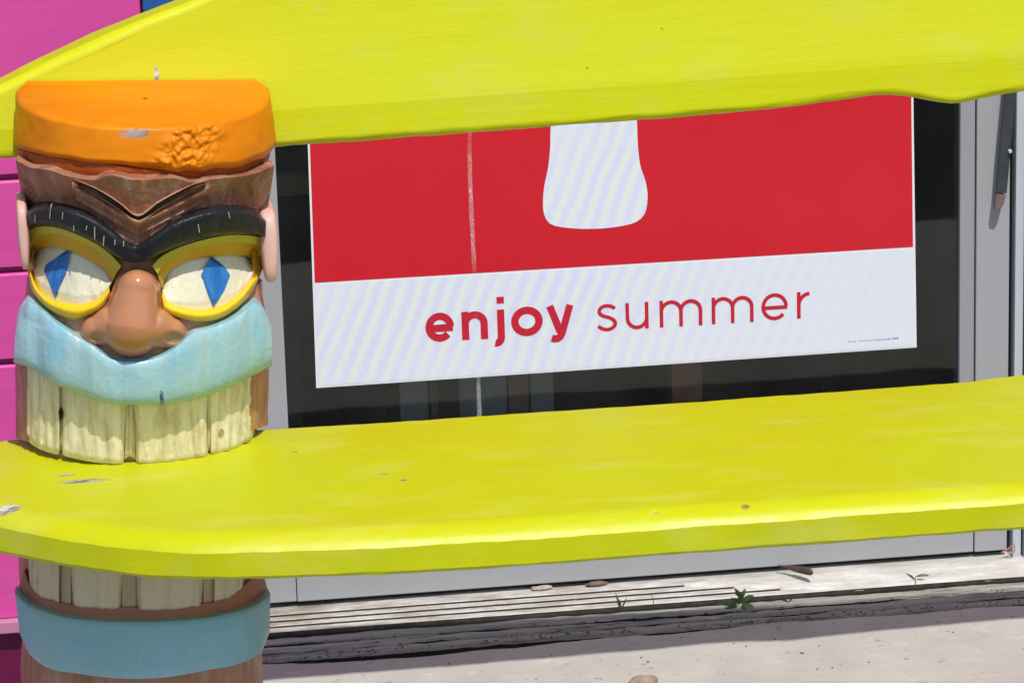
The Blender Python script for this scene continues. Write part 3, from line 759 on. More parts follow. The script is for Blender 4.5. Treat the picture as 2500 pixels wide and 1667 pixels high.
# seat outline in (X,Y) on the plane ZS
def on_seat(a, b_, dz=0.0): P = on_z(a, b_, ZS-dz); return (P[0], P[1])
TH = 0.050
front = [on_seat(a, b_, TH-0.002) for a, b_ in [(0, 1347), (117, 1372), (224, 1389), (296, 1399)]] 
front2 = [on_seat(a, b_, TH-0.002) for a, b_ in [(312, 1401), (400, 1408), (510, 1412), (658, 1409), (900, 1400), (1199, 1383), (1480, 1364), (1753, 1343), (2100, 1319), (2500, 1289)]]
backe = [on_seat(a, b_) for a, b_ in [(0, 1076), (61, 1069), (350, 1058), (660, 1045), (1200, 1011), (1753, 974), (2150, 946), (2350, 930), (2500, 914)]]
fl = front[0]
lft = [(fl[0]-0.06, fl[1]+0.055), (fl[0]-0.105, fl[1]+0.12), (fl[0]-0.12, fl[1]+0.19), (fl[0]-0.09, fl[1]+0.25), (backe[0][0]-0.04, backe[0][1]+0.0)]
rgt = [(2.02, -1.18), (2.06, -1.08), (2.06, -0.96), (2.0, -0.86)]
fr_all = front2+[(1.3, front2[-1][1]), (1.55, -1.26), (1.85, -1.25)]
ring = np.vstack([crom(front, 40)[:-1],
                  crom(fr_all, 190), crom([fr_all[-1]]+rgt, 16)[1:], crom((backe+[(1.5, backe[-1][1])])[::-1], 120), crom([backe[0]]+lft[::-1]+[front[0]], 34)[1:-1]])
seat = extruded_outline('seat', ring, lambda x, y: ZS+0.0010*nz(x, y, 0, 5), TH, seat_m, bench, (0.030, 0.017), 'z', seg=9)

# ---------------------------------------------------------------- tiki post
# log section: flat back at YB, superellipse front; centre, half width and depth vary with height
prof_px = [(395, 34, 673), (420, 42, 668), (450, 58, 660), (490, 68, 652), (560, 62, 650), (650, 62, 650), (730, 58, 650), (765, 48, 658), (830, 36, 668), (900, 32, 668),
           (1060, 34, 664), (1250, 36, 662), (1400, 36, 660), (1560, 46, 660), (1667, 38, 655)]
zz = []; xc = []; rr = []
for y_, a, b_ in prof_px:
    A = on_y(a, y_, YB-0.060); B_ = on_y(b_, y_, YB-0.060); zz.append((A[2]+B_[2])/2); xc.append((A[0]+B_[0])/2); rr.append((B_[0]-A[0])/2)
zz = np.array(zz)[::-1]; xc = np.array(xc)[::-1]; rr = np.array(rr)[::-1]
zz = np.r_[0.0, zz]; xc = np.r_[xc[0], xc]; rr = np.r_[0.155, rr]
DEP_Z = np.array([0.0, 0.30, 0.44, 0.52, 0.60, 0.70, 0.80, 0.86, 0.90])+0.05; DEP = np.array([.165, .165, .15, .150, .165, .170, .165, .175, .190])
NP = 2.25
def surf(x, z, off):
    """point on the log: x across, z up, off outward"""
    x = np.asarray(x, float); z = np.asarray(z, float)
    c_ = np.interp(z, zz, xc); r = np.interp(z, zz, rr); D = np.interp(z, DEP_Z, DEP)
    t = np.clip((x-c_)/r, -0.992, 0.992); at = np.abs(t)
    k = (1-at**NP); y = -D*k**(1/NP)
    # outward normal in the horizontal plane from the implicit (x/r)^n + (y/D)^n = 1
    nx = np.sign(t)*at**(NP-1)/r; ny = -(np.abs(y)/D)**(NP-1)/D
    l = np.sqrt(nx*nx+ny*ny); nx /= l; ny /= l
    off = np.asarray(off, float)
    return np.stack([c_+t*r+nx*off, YB+y+ny*off, z+0*off], -1)
def solve(pxs, pys, off):
    P = on_y(pxs, pys, YB-0.160); x = P[..., 0].copy(); z = P[..., 2].copy()
    for it in range(40):
        S = surf(x, z, off); u, v = proj(S)
        x += 0.8*(pxs-u)/1830.0; z -= 0.8*(pys-v)/1750.0
        c_ = np.interp(z, zz, xc); r = np.interp(z, zz, rr)
        x = np.clip(x, c_-0.992*r, c_+0.992*r)
    return surf(x, z, off)
def grid_faces(nu, nv, o0=0):
    return [(o0+i*nv+j, o0+(i+1)*nv+j, o0+(i+1)*nv+j+1, o0+i*nv+j+1) for i in range(nu-1) for j in range(nv-1)]

skin_a = (0.30, 0.135, 0.075, 1); skin_b = (0.40, 0.19, 0.11, 1)
log_m = mat_paint('brown_log_paint', (0.30, 0.12, 0.065, 1), (0.42, 0.21, 0.12, 1), carve=0.35, cscale=(45, 45, 9), rough=0.4, scale=11, stretch=(1, 1, .6), grain=(60, 60, 5), bump=0.3, wear=(0.50, 0.34, 0.24, 1), streak=0.5)
XNOSE = float(solve(np.array([335.0]), np.array([672.0]), np.array([0.0]))[0, 0])
ZEYE = float(solve(np.array([350.0]), np.array([672.0]), np.array([0.0]))[0, 2])
verts = []; faces = []
zl = np.r_[np.linspace(0, 0.30, 8)[:-1], np.linspace(0.30, zz[-1], 110)]
nu = 60
for z in zl:
    c_ = np.interp(z, zz, xc); r = np.interp(z, zz, rr)
    an = np.linspace(-1, 1, nu); X = c_+r*0.992*np.sin(an*math.pi/2)
    # mouth recess behind the teeth
    off = -0.004+0.0012*np.array([nz(x, z*0.35, 0, 38) for x in X])
    if ZS-0.10 < z < ZS+0.10: off = off-0.010
    off = off-0.018*math.exp(-((z-ZEYE)/0.042)**4)*(1-np.exp(-((X-XNOSE)/0.036)**4))
    S = surf(X, z, off)
    for p in S: verts.append(tuple(p))
    verts.append((S[-1][0], YB+0.02, z)); verts.append((S[0][0], YB+0.02, z))
nn = nu+2
for i in range(len(zl)-1):
    for j in range(nn): faces.append((i*nn+j, i*nn+(j+1) % nn, (i+1)*nn+(j+1) % nn, (i+1)*nn+j))
faces.append(tuple(range(nn))[::-1]); faces.append(tuple((len(zl)-1)*nn+j for j in range(nn)))
post = link('tiki_post', verts, faces, log_m, bench); autosmooth(post, 50)
post['label'] = 'carved tiki face painted brown, orange, black, blue and cream'

def patch(name, upper, lower, hfun, mt, nu=90, nv=26, label=None, sink=-0.009, skirt=0.12, parent=None, tex=0.0006, texs=45, resm=True):
    """carved relief between two traced edges. hfun(u,v,px,py) is the height in metres"""
    U = crom(upper, nu); L = crom(lower, nu)
    u = np.linspace(0, 1, nu)[:, None]*np.ones((1, nv)); v = np.ones((nu, 1))*np.linspace(0, 1, nv)[None, :]
    PX = U[:, 0:1]*(1-v)+L[:, 0:1]*v; PY_ = U[:, 1:2]*(1-v)+L[:, 1:2]*v
    H = hfun(u, v, PX, PY_)
    H = np.asarray(H, float)*np.ones_like(PX)
    if tex:
        for i in range(nu):
            for j in range(nv): H[i, j] += tex*(nz(PX[i, j]/400, PY_[i, j]/1300, len(name)*3.3, texs)+0.5*nz(PX[i, j]/400, PY_[i, j]/500, 3, texs*2.2))
    # skirt: border ring pushed into the log
    S = solve(PX, PY_, H)
    # sunk rim
    C = np.zeros((nu+2, nv+2, 3)); C[1:-1, 1:-1] = S
    def sunk(Pt, Hh): 
        x = Pt[..., 0]; z = Pt[..., 2]
        c_ = np.interp(z, zz, xc); 
        k = np.array([0.0, 1.0, 0.0])*(Hh[..., None]-sink)
        q = Pt+k; q[..., 0] = c_+(x-c_)*0.985
        return q
    C[0, 1:-1] = sunk(S[0], H[0]); C[-1, 1:-1] = sunk(S[-1], H[-1])
    C[1:-1, 0] = sunk(S[:, 0], H[:, 0]); C[1:-1, -1] = sunk(S[:, -1], H[:, -1])
    C[0, 0] = C[0, 1]; C[0, -1] = C[0, -2]; C[-1, 0] = C[-1, 1]; C[-1, -1] = C[-1, -2]
    o = link(name, [tuple(p) for p in C.reshape(-1, 3)], grid_faces(nu+2, nv+2), mt, parent or post)
    me = o.data; bm = bmesh.new(); bm.from_mesh(me); bmesh.ops.remove_doubles(bm, verts=bm.verts, dist=1e-6)
    bmesh.ops.recalc_face_normals(bm, faces=bm.faces); bm.to_mesh(me); bm.free()
    autosmooth(o, 32)
    if label: o['label'] = label
    return o
def dome(v, p=2.0): return (1-np.abs(2*v-1)**p)**(1/p)

# materials of the face
orange_m = mat_paint('orange_paint', (0.74, 0.205, 0.001, 1), (0.76, 0.235, 0.001, 1), carve=0.08, cscale=(20, 20, 20), rough=0.42, spec=0.2, scale=8, grain=(8, 8, 8), bump=0.15, c3=(0.78, 0.265, 0.003, 1),
    chips=[(tuple(on_y(330, 328, YB-0.192)), (.020, .02, .0065), (0.34, 0.31, 0.27, 1)), (tuple(on_y(134, 224, YB-0.040)), (.005, .006, .004), (0.15, 0.06, 0.01, 1)),
           (tuple(on_y(272, 238, YB-0.060)), (.004, .005, .002), (0.3, 0.10, 0.01, 1)), (tuple(on_y(355, 240, YB-0.060)), (.004, .006, .002), (0.3, 0.10, 0.01, 1))])
orange_dk = mat_paint('dark_orange_shadow_paint', (0.30, 0.05, 0.005, 1), (0.42, 0.08, 0.006, 1), rough=0.5, scale=20, bump=0.3)
fore_m = mat_paint('forehead_paint', (0.24, 0.085, 0.042, 1), (0.40, 0.18, 0.10, 1), carve=0.5, cscale=(45, 45, 14), rough=0.5, spec=0.18, scale=13, stretch=(1, 1, .7), grain=(60, 60, 6), bump=0.35, c3=(0.20, 0.075, 0.06, 1), wear=(0.55, 0.36, 0.26, 1), streak=0.5, wear_amt=0.5)
groove_m = mat_paint('plum_groove_paint', (0.055, 0.035, 0.05, 1), (0.10, 0.05, 0.05, 1), rough=0.5, scale=30, bump=0.3, wear=(0.3, 0.16, 0.1, 1), wear_amt=0.6)
ridge_m = mat_paint('tan_ridge_paint', (0.50, 0.27, 0.17, 1), (0.56, 0.34, 0.24, 1), rough=0.4, scale=30, bump=0.3)
black_m = mat_paint('black_brow_paint', (0.010, 0.012, 0.014, 1), (0.022, 0.025, 0.028, 1), carve=0.12, cscale=(50, 50, 22), rough=0.3, spec=0.2, scale=14, grain=(90, 90, 9), bump=0.35, wear=(0.05, 0.05, 0.05, 1), wear_amt=0.0)
rim_m = mat_paint('ochre_rim_paint', (0.55, 0.30, 0.012, 1), (0.58, 0.36, 0.02, 1), carve=0.25, cscale=(45, 45, 18), rough=0.4, scale=12, grain=(50, 50, 10), bump=0.3)
ledge_m = mat_paint('olive_yellow_paint', (0.56, 0.46, 0.035, 1), (0.50, 0.42, 0.06, 1), rough=0.4, scale=14, bump=0.3)
yel_m = mat_paint('bright_yellow_paint', (0.84, 0.53, 0.010, 1), (0.86, 0.60, 0.015, 1), carve=0.2, cscale=(45, 45, 18), rough=0.32, scale=14, grain=(40, 40, 10), bump=0.2)
eye_m = mat_paint('cream_eye_paint', (0.74, 0.70, 0.52, 1), (0.66, 0.62, 0.45, 1), carve=0.25, cscale=(45, 45, 18), rough=0.45, scale=16, grain=(50, 50, 12), bump=0.35)
blue_m = mat_paint('blue_pupil_paint', (0.012, 0.15, 0.46, 1), (0.012, 0.10, 0.36, 1), rough=0.4, scale=22, grain=(60, 60, 8), bump=0.5, wear=(0.05, 0.28, 0.6, 1), streak=0.7)
nose_m = mat_paint('nose_paint', (0.46, 0.19, 0.095, 1), (0.52, 0.24, 0.12, 1), carve=0.1, cscale=(22, 22, 12), rough=0.2, scale=9, grain=(20, 20, 5), bump=0.08, c3=(0.50, 0.24, 0.07, 1))
cheek_m = mat_paint('cheek_paint', (0.45, 0.20, 0.11, 1), (0.52, 0.26, 0.15, 1), carve=0.4, cscale=(60, 60, 16), rough=0.4, scale=14, grain=(70, 70, 7), bump=0.35, wear=(0.6, 0.36, 0.24, 1), streak=0.4)
nostril_m = mat_paint('tan_nostril_paint', (0.50, 0.36, 0.19, 1), (0.42, 0.28, 0.14, 1), rough=0.5, scale=20, bump=0.2)
mous_m = mat_paint('pale_blue_paint', (0.28, 0.52, 0.62, 1), (0.36, 0.56, 0.58, 1), carve=0.35, cscale=(38, 38, 9), rough=0.2, scale=9, stretch=(1.2, 1, .5), grain=(70, 70, 5), bump=0.4, c3=(0.20, 0.50, 0.64, 1), wear=(0.45, 0.58, 0.50, 1), streak=0.35,
    chips=[(tuple(on_y(394, 965, YB-0.180)), (.003, .02, .016), (0.02, 0.26, 0.55, 1))])
teeth_m = mat_paint('cream_tooth_paint', (0.84, 0.77, 0.55, 1), (0.80, 0.70, 0.44, 1), carve=0.35, cscale=(60, 60, 9), rough=0.45, scale=14, stretch=(1.6, 1, .35), grain=(90, 90, 6), bump=0.55, c3=(0.84, 0.82, 0.70, 1), wear=(0.42, 0.27, 0.10, 1), streak=0.55,
    chips=[(tuple(on_y(150, 1000, YB-0.110)), (.006, .03, .011), (0.16, 0.11, 0.06, 1)), (tuple(on_y(540, 1058, YB-0.130)), (.004, .03, .007), (0.45, 0.32, 0.15, 1))])
low_teeth_m = mat_paint('beige_lower_tooth_paint', (0.66, 0.56, 0.40, 1), (0.60, 0.50, 0.35, 1), carve=0.2, cscale=(45, 45, 9), rough=0.5, scale=10, stretch=(1.4, 1, .5), grain=(50, 50, 6), bump=0.3)
lip_m = mat_paint('blue_lower_lip_paint', (0.22, 0.46, 0.55, 1), (0.26, 0.45, 0.47, 1), carve=0.2, cscale=(26, 26, 8), rough=0.33, scale=9, stretch=(1.2, 1, .5), grain=(50, 50, 5), bump=0.3, c3=(0.18, 0.44, 0.62, 1))
ear_m = mat_paint('pink_ear_paint', (0.74, 0.44, 0.36, 1), (0.70, 0.38, 0.34, 1), rough=0.4, scale=14, bump=0.2, c3=(0.66, 0.48, 0.50, 1))
side_m = mat_paint('orange_side_paint', (0.50, 0.22, 0.035, 1), (0.42, 0.20, 0.09, 1), carve=0.4, cscale=(60, 60, 10), rough=0.45, scale=16, stretch=(1, 1, .4), grain=(80, 80, 6), bump=0.4, wear=(0.6, 0.38, 0.15, 1), streak=0.5)

# --- hat: lofted block with a tilted top
def hat_ring(sc, dep, z_of, nu=90):
    out_ = []
    for i in range(nu):
        t = -1+2*i/(nu-1); X = math.sin(t*math.pi/2)
        y = -dep*(1-abs(X)**2.35)**(1/2.35) if abs(X) < 1 else 0.0
        out_.append((X, y))
    return out_
hx0 = on_y(30, 300, YB-0.040)[0]; hx1 = on_y(677, 300, YB-0.040)[0]; hc = (hx0+hx1)/2; hr = (hx1-hx0)/2
zt_b = on_y(350, 196, YB)[2]; zt_f = on_y(350, 325, YB-0.195)[2]
zb_f = on_y(350, 420, YB-0.192)[2]; zb_s = on_y(40, 366, YB-0.040)[2]
HD = 0.195
levels = []   # (scale, depth scale, t)   t=1 top, 0 bottom
K = 26
HBX = [30, 52, 122, 184, 260, 337, 413, 490, 582, 643, 676]; HBY = [360, 374, 387, 396, 404, 407, 416, 418, 409, 390, 366]
ringn = 90
verts = []; faces = []
for k in range(K+1):
    t = k/K
    inset_ = 0.0
    if t > 0.93: inset_ = 0.005*((t-0.93)/0.07)**2.0
    if t < 0.16: inset_ = 0.012*((0.16-t)/0.16)**2
    inset_ += 0.007*t
    for i in range(ringn):
        a = -math.pi/2+math.pi*i/(ringn-1)
        s_ = math.sin(a); X = math.copysign(abs(s_)**0.9, s_); Yy = -(math.cos(a) if abs(math.cos(a)) > 1e-9 else 0)**0.85
        R0 = hr-inset_; D0 = HD-inset_*0.9
        x = hc+R0*X; dy = D0*Yy*0.94-0.012
        fr_t = -dy/HD     # 0 back, 1 front
        ztop = zt_b+(zt_f-zt_b)*fr_t+0.007*(1-X)-0.009*abs(X)**8-0.003
        zbot = zb_s
        for _ in range(6):
            uu, vv = proj(np.array([x, YB+dy, zbot])); zbot -= (float(np.interp(uu, HBX, HBY))-vv)/1800.0
        zbot += 0.002*nz(x, 0, 0, 40)
        z = zbot+(ztop-zbot)*t
        # bark-like rough patch right of the middle
        uu, vv = proj(np.array([x, YB+dy, z]))
        mk = math.exp(-((uu-450-(360-vv)*0.5)/62)**4-((vv-362)/75)**4)
        n_ = 0.0016*nz(x, z, 0, 20)+0.0008*nz(x, z, dy, 60)
        verts.append((x+X*n_, YB+dy-n_-mk*0.004*(nz(x, z*0.6, 2, 95)+0.5*nz(x, z*.7, 5, 190)+0.25), z))
    verts.append((hc+(hr-inset_), YB+0.018, z)); verts.append((hc-(hr-inset_), YB+0.018, z))
    eR = verts[-3]; eL = verts[-2-ringn]; kz = 0.0055*t
    verts[-2] = (eR[0]-0.010, YB+0.003, eR[2]+kz); verts[-1] = (eL[0]+0.010, YB+0.003, eL[2]+kz)
nn = ringn+2
for k in range(K):
    for j in range(nn): faces.append((k*nn+j, k*nn+(j+1) % nn, (k+1)*nn+(j+1) % nn, (k+1)*nn+j))
# caps as strips between mirrored points
def cap(base):
    fs = []
    half = ringn//2
    for i in range(half-1):
        fs.append((base+i, base+i+1, base+ringn-2-i, base+ringn-1-i))
    fs.append((base, base+ringn-1, base+ringn, base+ringn+1))
    return fs
faces += cap(0)+cap(K*nn)
hat = link('hat', verts, faces, orange_m, post); autosmooth(hat, 48); hat['label'] = 'orange painted hat block with a rough bumpy patch'
# finer bumps on the rough patch: subdivide only that area
bm = bmesh.new(); bm.from_mesh(hat.data)
base_v = Vector(hat['base'])
sel = []
for f_ in bm.faces:
    c_ = f_.calc_center_median()+base_v
    uu, vv = proj(np.array(c_))
    if 355 < uu < 580 and 285 < vv < 436 and c_.y < YB-0.12: sel.append(f_)
res = bmesh.ops.subdivide_edges(bm, edges=list({e for f_ in sel for e in f_.edges}), cuts=3, use_grid_fill=True)
for v_ in bm.verts:
    w = v_.co+base_v
    if w.y > YB-0.12: continue
    uu, vv = proj(np.array(w))
    cx_ = 462+(360-vv)*0.55
    mk = math.exp(-((uu-cx_)/66)**4-((vv-364)/68)**4)
    if mk > 0.02:
        cell = noise.voronoi(Vector((w.x*85, w.z*75, 1.0)))[0]
        v_.co.y -= mk*(0.0050*(0.6-cell[0])*1.9+0.0030*noise.noise(Vector((w.x*220, w.z*160, 0))))
bm.to_mesh(hat.data); bm.free(); autosmooth(hat, 60)

# --- neck under hat (dark orange, gap shadow put into the colour), forehead with chevron carving
hatbot = [(40, 372), (90, 392), (184, 408), (260, 418), (337, 424), (413, 432), (490, 432), (582, 424), (640, 404), (668, 384)]
foretop = [(38, 391), (77, 410), (122, 416), (171, 432), (230, 440), (269, 428), (331, 440), (425, 436), (470, 446), (520, 438), (612, 427), (670, 404)]
browtop = [(60, 520), (92, 504), (138, 503), (184, 513), (230, 533), (275, 563), (331, 598), (385, 566), (429, 539), (490, 517), (551, 508), (612, 515), (650, 536)]
def vline(x, ax=181, ay=438, cx=337, cy=528, bx=520, by=436):
    return np.where(x < cx, ay+(cy-ay)*(x-ax)/(cx-ax), cy+(by-cy)*(x-cx)/(bx-cx))
def hfore(u, v, X, Y):
    d = Y-vline(X)                      # below the chevron edge positive
    base_ = 0.013*(1-v)**1.2*0.9        # flared crown towards the hat
    wedge = 0.014*np.clip(1-np.abs(X-334)/120, 0, 1)
    up = np.clip(-d/18, 0, 1)
    inner = (d < 0)
    groove = -0.007*np.exp(-((d-9)/6.5)**2)*((X > 190) & (X < 500))
    low = 0.006*np.exp(-((d-22)/12)**2)*((X > 175) & (X < 515))
    step = 0.004*np.clip(d/60, 0, 1)
    facets = 0.0035*np.cos(X/26.0)*np.exp(-((Y-430)/60.0)**2)*(np.abs(X-335) > 130)
    fold = 0.004*np.exp(-((d-46)/6)**2)*(np.abs(X-335) < 150)+0.005*np.clip(1-np.abs(X-334)/13, 0, 1)*(d > 14)
    chis = 0.0018*np.abs(np.sin(X/13.0+0.6*np.sin(Y/31.0)))
    return 0.004+base_+wedge*0.8+groove+low+facets-step*0.6+fold+chis
patch('forehead', foretop, browtop, hfore, fore_m, nu=200, nv=60, texs=30, tex=0.001)
# dark line and light edges of the chevron
def vpoly(dx): return [(183, 440+dx*0.8), (239, 465+dx), (290, 497+dx), (337, 529+dx), (385, 498+dx), (430, 473+dx), (470, 453+dx), (500, 444+dx*0.6)]
def at_fore(pts): return pts
patch('chevron_groove', vpoly(4), vpoly(13), lambda u, v, X, Y: hfore(u, v, X, Y)+0.0012, groove_m, nu=90, nv=5, sink=0.0, tex=0.0003, texs=60)
patch('chevron_edge', vpoly(-2), vpoly(4), lambda u, v, X, Y: hfore(u, v, X, Y)+0.0022, ridge_m, nu=90, nv=5, sink=0.0, tex=0.0004, texs=60)
patch('chevron_edge', vpoly(13), vpoly(20), lambda u, v, X, Y: hfore(u, v, X, Y)+0.0012, ridge_m, nu=90, nv=5, sink=0.0, tex=0.0006, texs=60)
patch('brow_edge', [(367, 574), (429, 534), (490, 512), (551, 503), (612, 509), (648, 524)], [(367, 581), (429, 541), (490, 519), (551, 510), (612, 516), (648, 532)], lambda u, v, X, Y: hfore(u, 1.0, X, Y)+0.003, ridge_m, nu=70, nv=5, sink=0.0, tex=0.0008, texs=60)
patch('brow_edge', [(150, 500), (200, 514), (240, 534), (290, 570), (331, 590)], [(150, 503), (200, 518), (240, 540), (290, 578), (331, 600)], lambda u, v, X, Y: hfore(u, 1.0, X, Y)+0.003, ridge_m, nu=70, nv=5, sink=0.0, tex=0.0008, texs=60)
# neck
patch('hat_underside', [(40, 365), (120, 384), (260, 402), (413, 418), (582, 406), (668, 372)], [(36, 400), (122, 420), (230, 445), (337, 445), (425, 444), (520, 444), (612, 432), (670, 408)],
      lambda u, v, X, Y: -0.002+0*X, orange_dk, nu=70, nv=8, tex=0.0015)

# --- brow
browbot = [(62, 562), (92, 552), (138, 554), (184, 569), (230, 591), (272, 620), (300, 636), (329, 641), (358, 637), (398, 618), (444, 599), (505, 581), (566, 572), (620, 574), (648, 582)]
def hbrow(u, v, X, Y):
    fa = np.exp(-((X-331)/26)**2)
    return 0.004+0.023*dome(np.clip(v*0.96+0.02, 0, 1), 3.4)*(1-0.25*fa)+0.003*np.exp(-((X-331)/90)**2)
patch('brow', browtop, browbot, hbrow, black_m, nu=170, nv=26, texs=40, tex=0.0007, label='glossy black heavy brow meeting in the middle')
# little pale cracks in the brow
crk = mat_plain('pale_crack', (0.50, 0.47, 0.38, 1), .7, var=.3, scale=100)
for (a, b_, c_, d_) in [(86, 527, 85, 543), (124, 506, 121, 534), (153, 520, 152, 535), (212, 552, 210, 562), (180, 552, 180, 564), (231, 555, 231, 585), (254, 577, 252, 600), (281, 586, 280, 598), (484, 549, 487, 568), (558, 520, 561, 533), (302, 592, 301, 602)]:
    patch('crack', [(a-1.1, b_), (c_-1.1, d_)], [(a+1.1, b_), (c_+1.1, d_)], lambda u, v, X, Y: 0.0283+0*X+(0.003*np.exp(-((X-331)/90)**2)), crk, nu=6, nv=3, sink=0.01, tex=0)

# --- eyes
def hsock(u, v, X, Y): return 0.0135-0.010*v+0*X
LUo = [(68, 590), (70, 566), (92, 554), (138, 556), (184, 571), (230, 593), (268, 620), (296, 650)]
LUm = [(72, 606), (84, 586), (104, 573), (138, 570), (184, 585), (230, 607), (262, 634), (286, 664)]
LUi = [(79, 640), (80, 620), (99, 605), (138, 605), (184, 619), (230, 642), (258, 664), (272, 694)]
patch('upper_eyelid', LUo, LUm, lambda u, v, X, Y: 0.013-0.003*v, ledge_m, nu=90, nv=8, label='olive yellow outer eyelid ledge above the left eye')
patch('eye_rim', LUm, LUi, lambda u, v, X, Y: 0.006-0.011*v, rim_m, nu=90, nv=10)
RUo = [(372, 650), (398, 624), (444, 602), (505, 584), (566, 574), (620, 577), (644, 585), (646, 604)]
RUm = [(384, 668), (402, 644), (444, 618), (505, 600), (566, 592), (612, 594), (632, 602), (636, 620)]
RUi = [(396, 706), (404, 680), (421, 658), (459, 638), (516, 627), (574, 623), (608, 628), (620, 650)]
patch('upper_eyelid', RUo, RUm, lambda u, v, X, Y: 0.013-0.003*v, ledge_m, nu=90, nv=8, label='olive yellow outer eyelid ledge above the right eye')
patch('eye_rim', RUm, RUi, lambda u, v, X, Y: 0.006-0.011*v, rim_m, nu=90, nv=10)
# side rims
patch('eye_rim', [(68, 606), (66, 640), (72, 690), (86, 716)], [(82, 612), (80, 640), (86, 680), (98, 706)], lambda u, v, X, Y: 0.004+0*X, rim_m, nu=30, nv=6)
patch('eye_rim', [(616, 612), (618, 640), (614, 680), (600, 712)], [(646, 600), (644, 640), (634, 676), (614, 712)], lambda u, v, X, Y: 0.003+0*X, rim_m, nu=30, nv=6)
def heye(u, v, X, Y): return -0.011+0.017*np.clip(v, 0, 1)**0.9*(1-0.25*np.clip((v-0.8)/0.2, 0, 1))+0.003*np.sin(np.pi*u)
ltop = [(78, 640), (82, 618), (99, 604), (138, 604), (184, 618), (230, 641), (262, 664), (272, 684)]
lbot = [(79, 648), (86, 690), (104, 716), (134, 735), (184, 745), (230, 738), (258, 716), (273, 690)]
eyeL = patch('eye', ltop, lbot, heye, eye_m, nu=70, nv=40, label='cream left eye with a slanted blue diamond pupil', tex=0.0008)
rtop = [(396, 708), (404, 682), (421, 658), (459, 637), (516, 626), (574, 622), (608, 628), (622, 645)]
rbot = [(396, 716), (408, 742), (440, 756), (497, 764), (550, 752), (592, 724), (614, 690), (623, 655)]
eyeR = patch('eye', rtop, rbot, heye, eye_m, nu=70, nv=40, label='cream right eye with an upright blue diamond pupil', tex=0.0008)
def pupil(name, tp, lf, bt, rt, off):
    patch(name, [tp, lf, bt], [tp, rt, bt], lambda u, v, X, Y: off(X, Y), blue_m, nu=41, nv=15, sink=0.0, tex=0.0003)
def eyeoff(ttop, tbot):
    T = crom(ttop, 120); B_ = crom(tbot, 120)
    def f_(X, Y):
        yt = np.interp(X, T[:, 0], T[:, 1]); yb = np.interp(X, B_[:, 0], B_[:, 1]); v = np.clip((Y-yt)/(yb-yt), 0, 1)
        ux = (X-T[0, 0])/(T[-1, 0]-T[0, 0])
        return heye(ux, v, X, Y)+0.0022
    return f_
def pupil2(name, L, Rr, off):
    patch(name, L, Rr, lambda u, v, X, Y: off(X, Y), blue_m, nu=61, nv=15, sink=0.0, tex=0.0003)
# straight-edged diamonds (dense points keep the corners crisp)
def dense(pts, n=12):
    o_ = []
    for (a, b_), (c_, d_) in zip(pts[:-1], pts[1:]):
        for i in range(n): o_.append((a+(c_-a)*i/n, b_+(d_-b_)*i/n))
    o_.append(pts[-1]); return o_
pupil2('pupil', dense([(165, 609), (112, 646), (107, 660), (122, 696), (134, 727)]), dense([(166, 609), (164, 640), (159, 668), (148, 692), (135, 727)]), eyeoff(ltop, lbot))
pupil2('pupil', dense([(517, 626), (502, 652), (493, 670), (504, 704), (521, 748)]), dense([(518, 626), (548, 650), (562, 672), (548, 708), (522, 748)]), eyeoff(rtop, rbot))
# lower rims, bright yellow
LLi = [(76, 664), (90, 698), (110, 720), (134, 732), (184, 741), (222, 736), (248, 720), (266, 696)]
LLo = [(70, 674), (80, 714), (113, 752), (150, 773), (184, 781), (214, 771), (246, 754), (268, 722)]
patch('lower_eyelid', LLi, LLo, lambda u, v, X, Y: 0.003+0.016*dome(v)*(0.45+0.65*np.sin(np.pi*np.clip(u*0.9+0.1, 0, 1))), yel_m, nu=80, nv=14)
RLi = [(398, 712), (410, 736), (440, 748), (497, 754), (547, 742), (587, 714), (612, 684), (628, 674)]
RLo = [(393, 732), (402, 760), (440, 778), (490, 787), (536, 780), (581, 752), (612, 718), (629, 686)]
patch('lower_eyelid', RLi, RLo, lambda u, v, X, Y: 0.003+0.016*dome(v)*(0.45+0.65*np.sin(np.pi*np.clip(u*0.95, 0, 1))), yel_m, nu=80, nv=14)

# --- cheeks (skin between eyes and moustache)
mtop = [(38, 800), (44, 764), (54, 747), (73, 738), (99, 755), (134, 786), (161, 806), (191, 825), (230, 848), (275, 878), (330, 884), (385, 874), (430, 848), (457, 825), (478, 811), (536, 794), (574, 776), (610, 749), (632, 744), (650, 764), (664, 800)]
cheektop = [(66, 680), (84, 712), (115, 744), (150, 764), (184, 770), (214, 766), (246, 750), (300, 700), (350, 690), (398, 740), (440, 766), (490, 775), (536, 768), (581, 746), (612, 712), (640, 684)]
cheekbot = [(60, 742), (75, 748), (99, 762), (134, 794), (161, 814), (191, 834), (250, 862), (300, 882), (350, 886), (400, 866), (457, 836), (478, 820), (536, 802), (574, 784), (610, 758), (642, 750)]
patch('cheek', cheektop, cheekbot, lambda u, v, X, Y: 0.002+0.004*v, cheek_m, nu=110, nv=20, texs=60, tex=0.001)

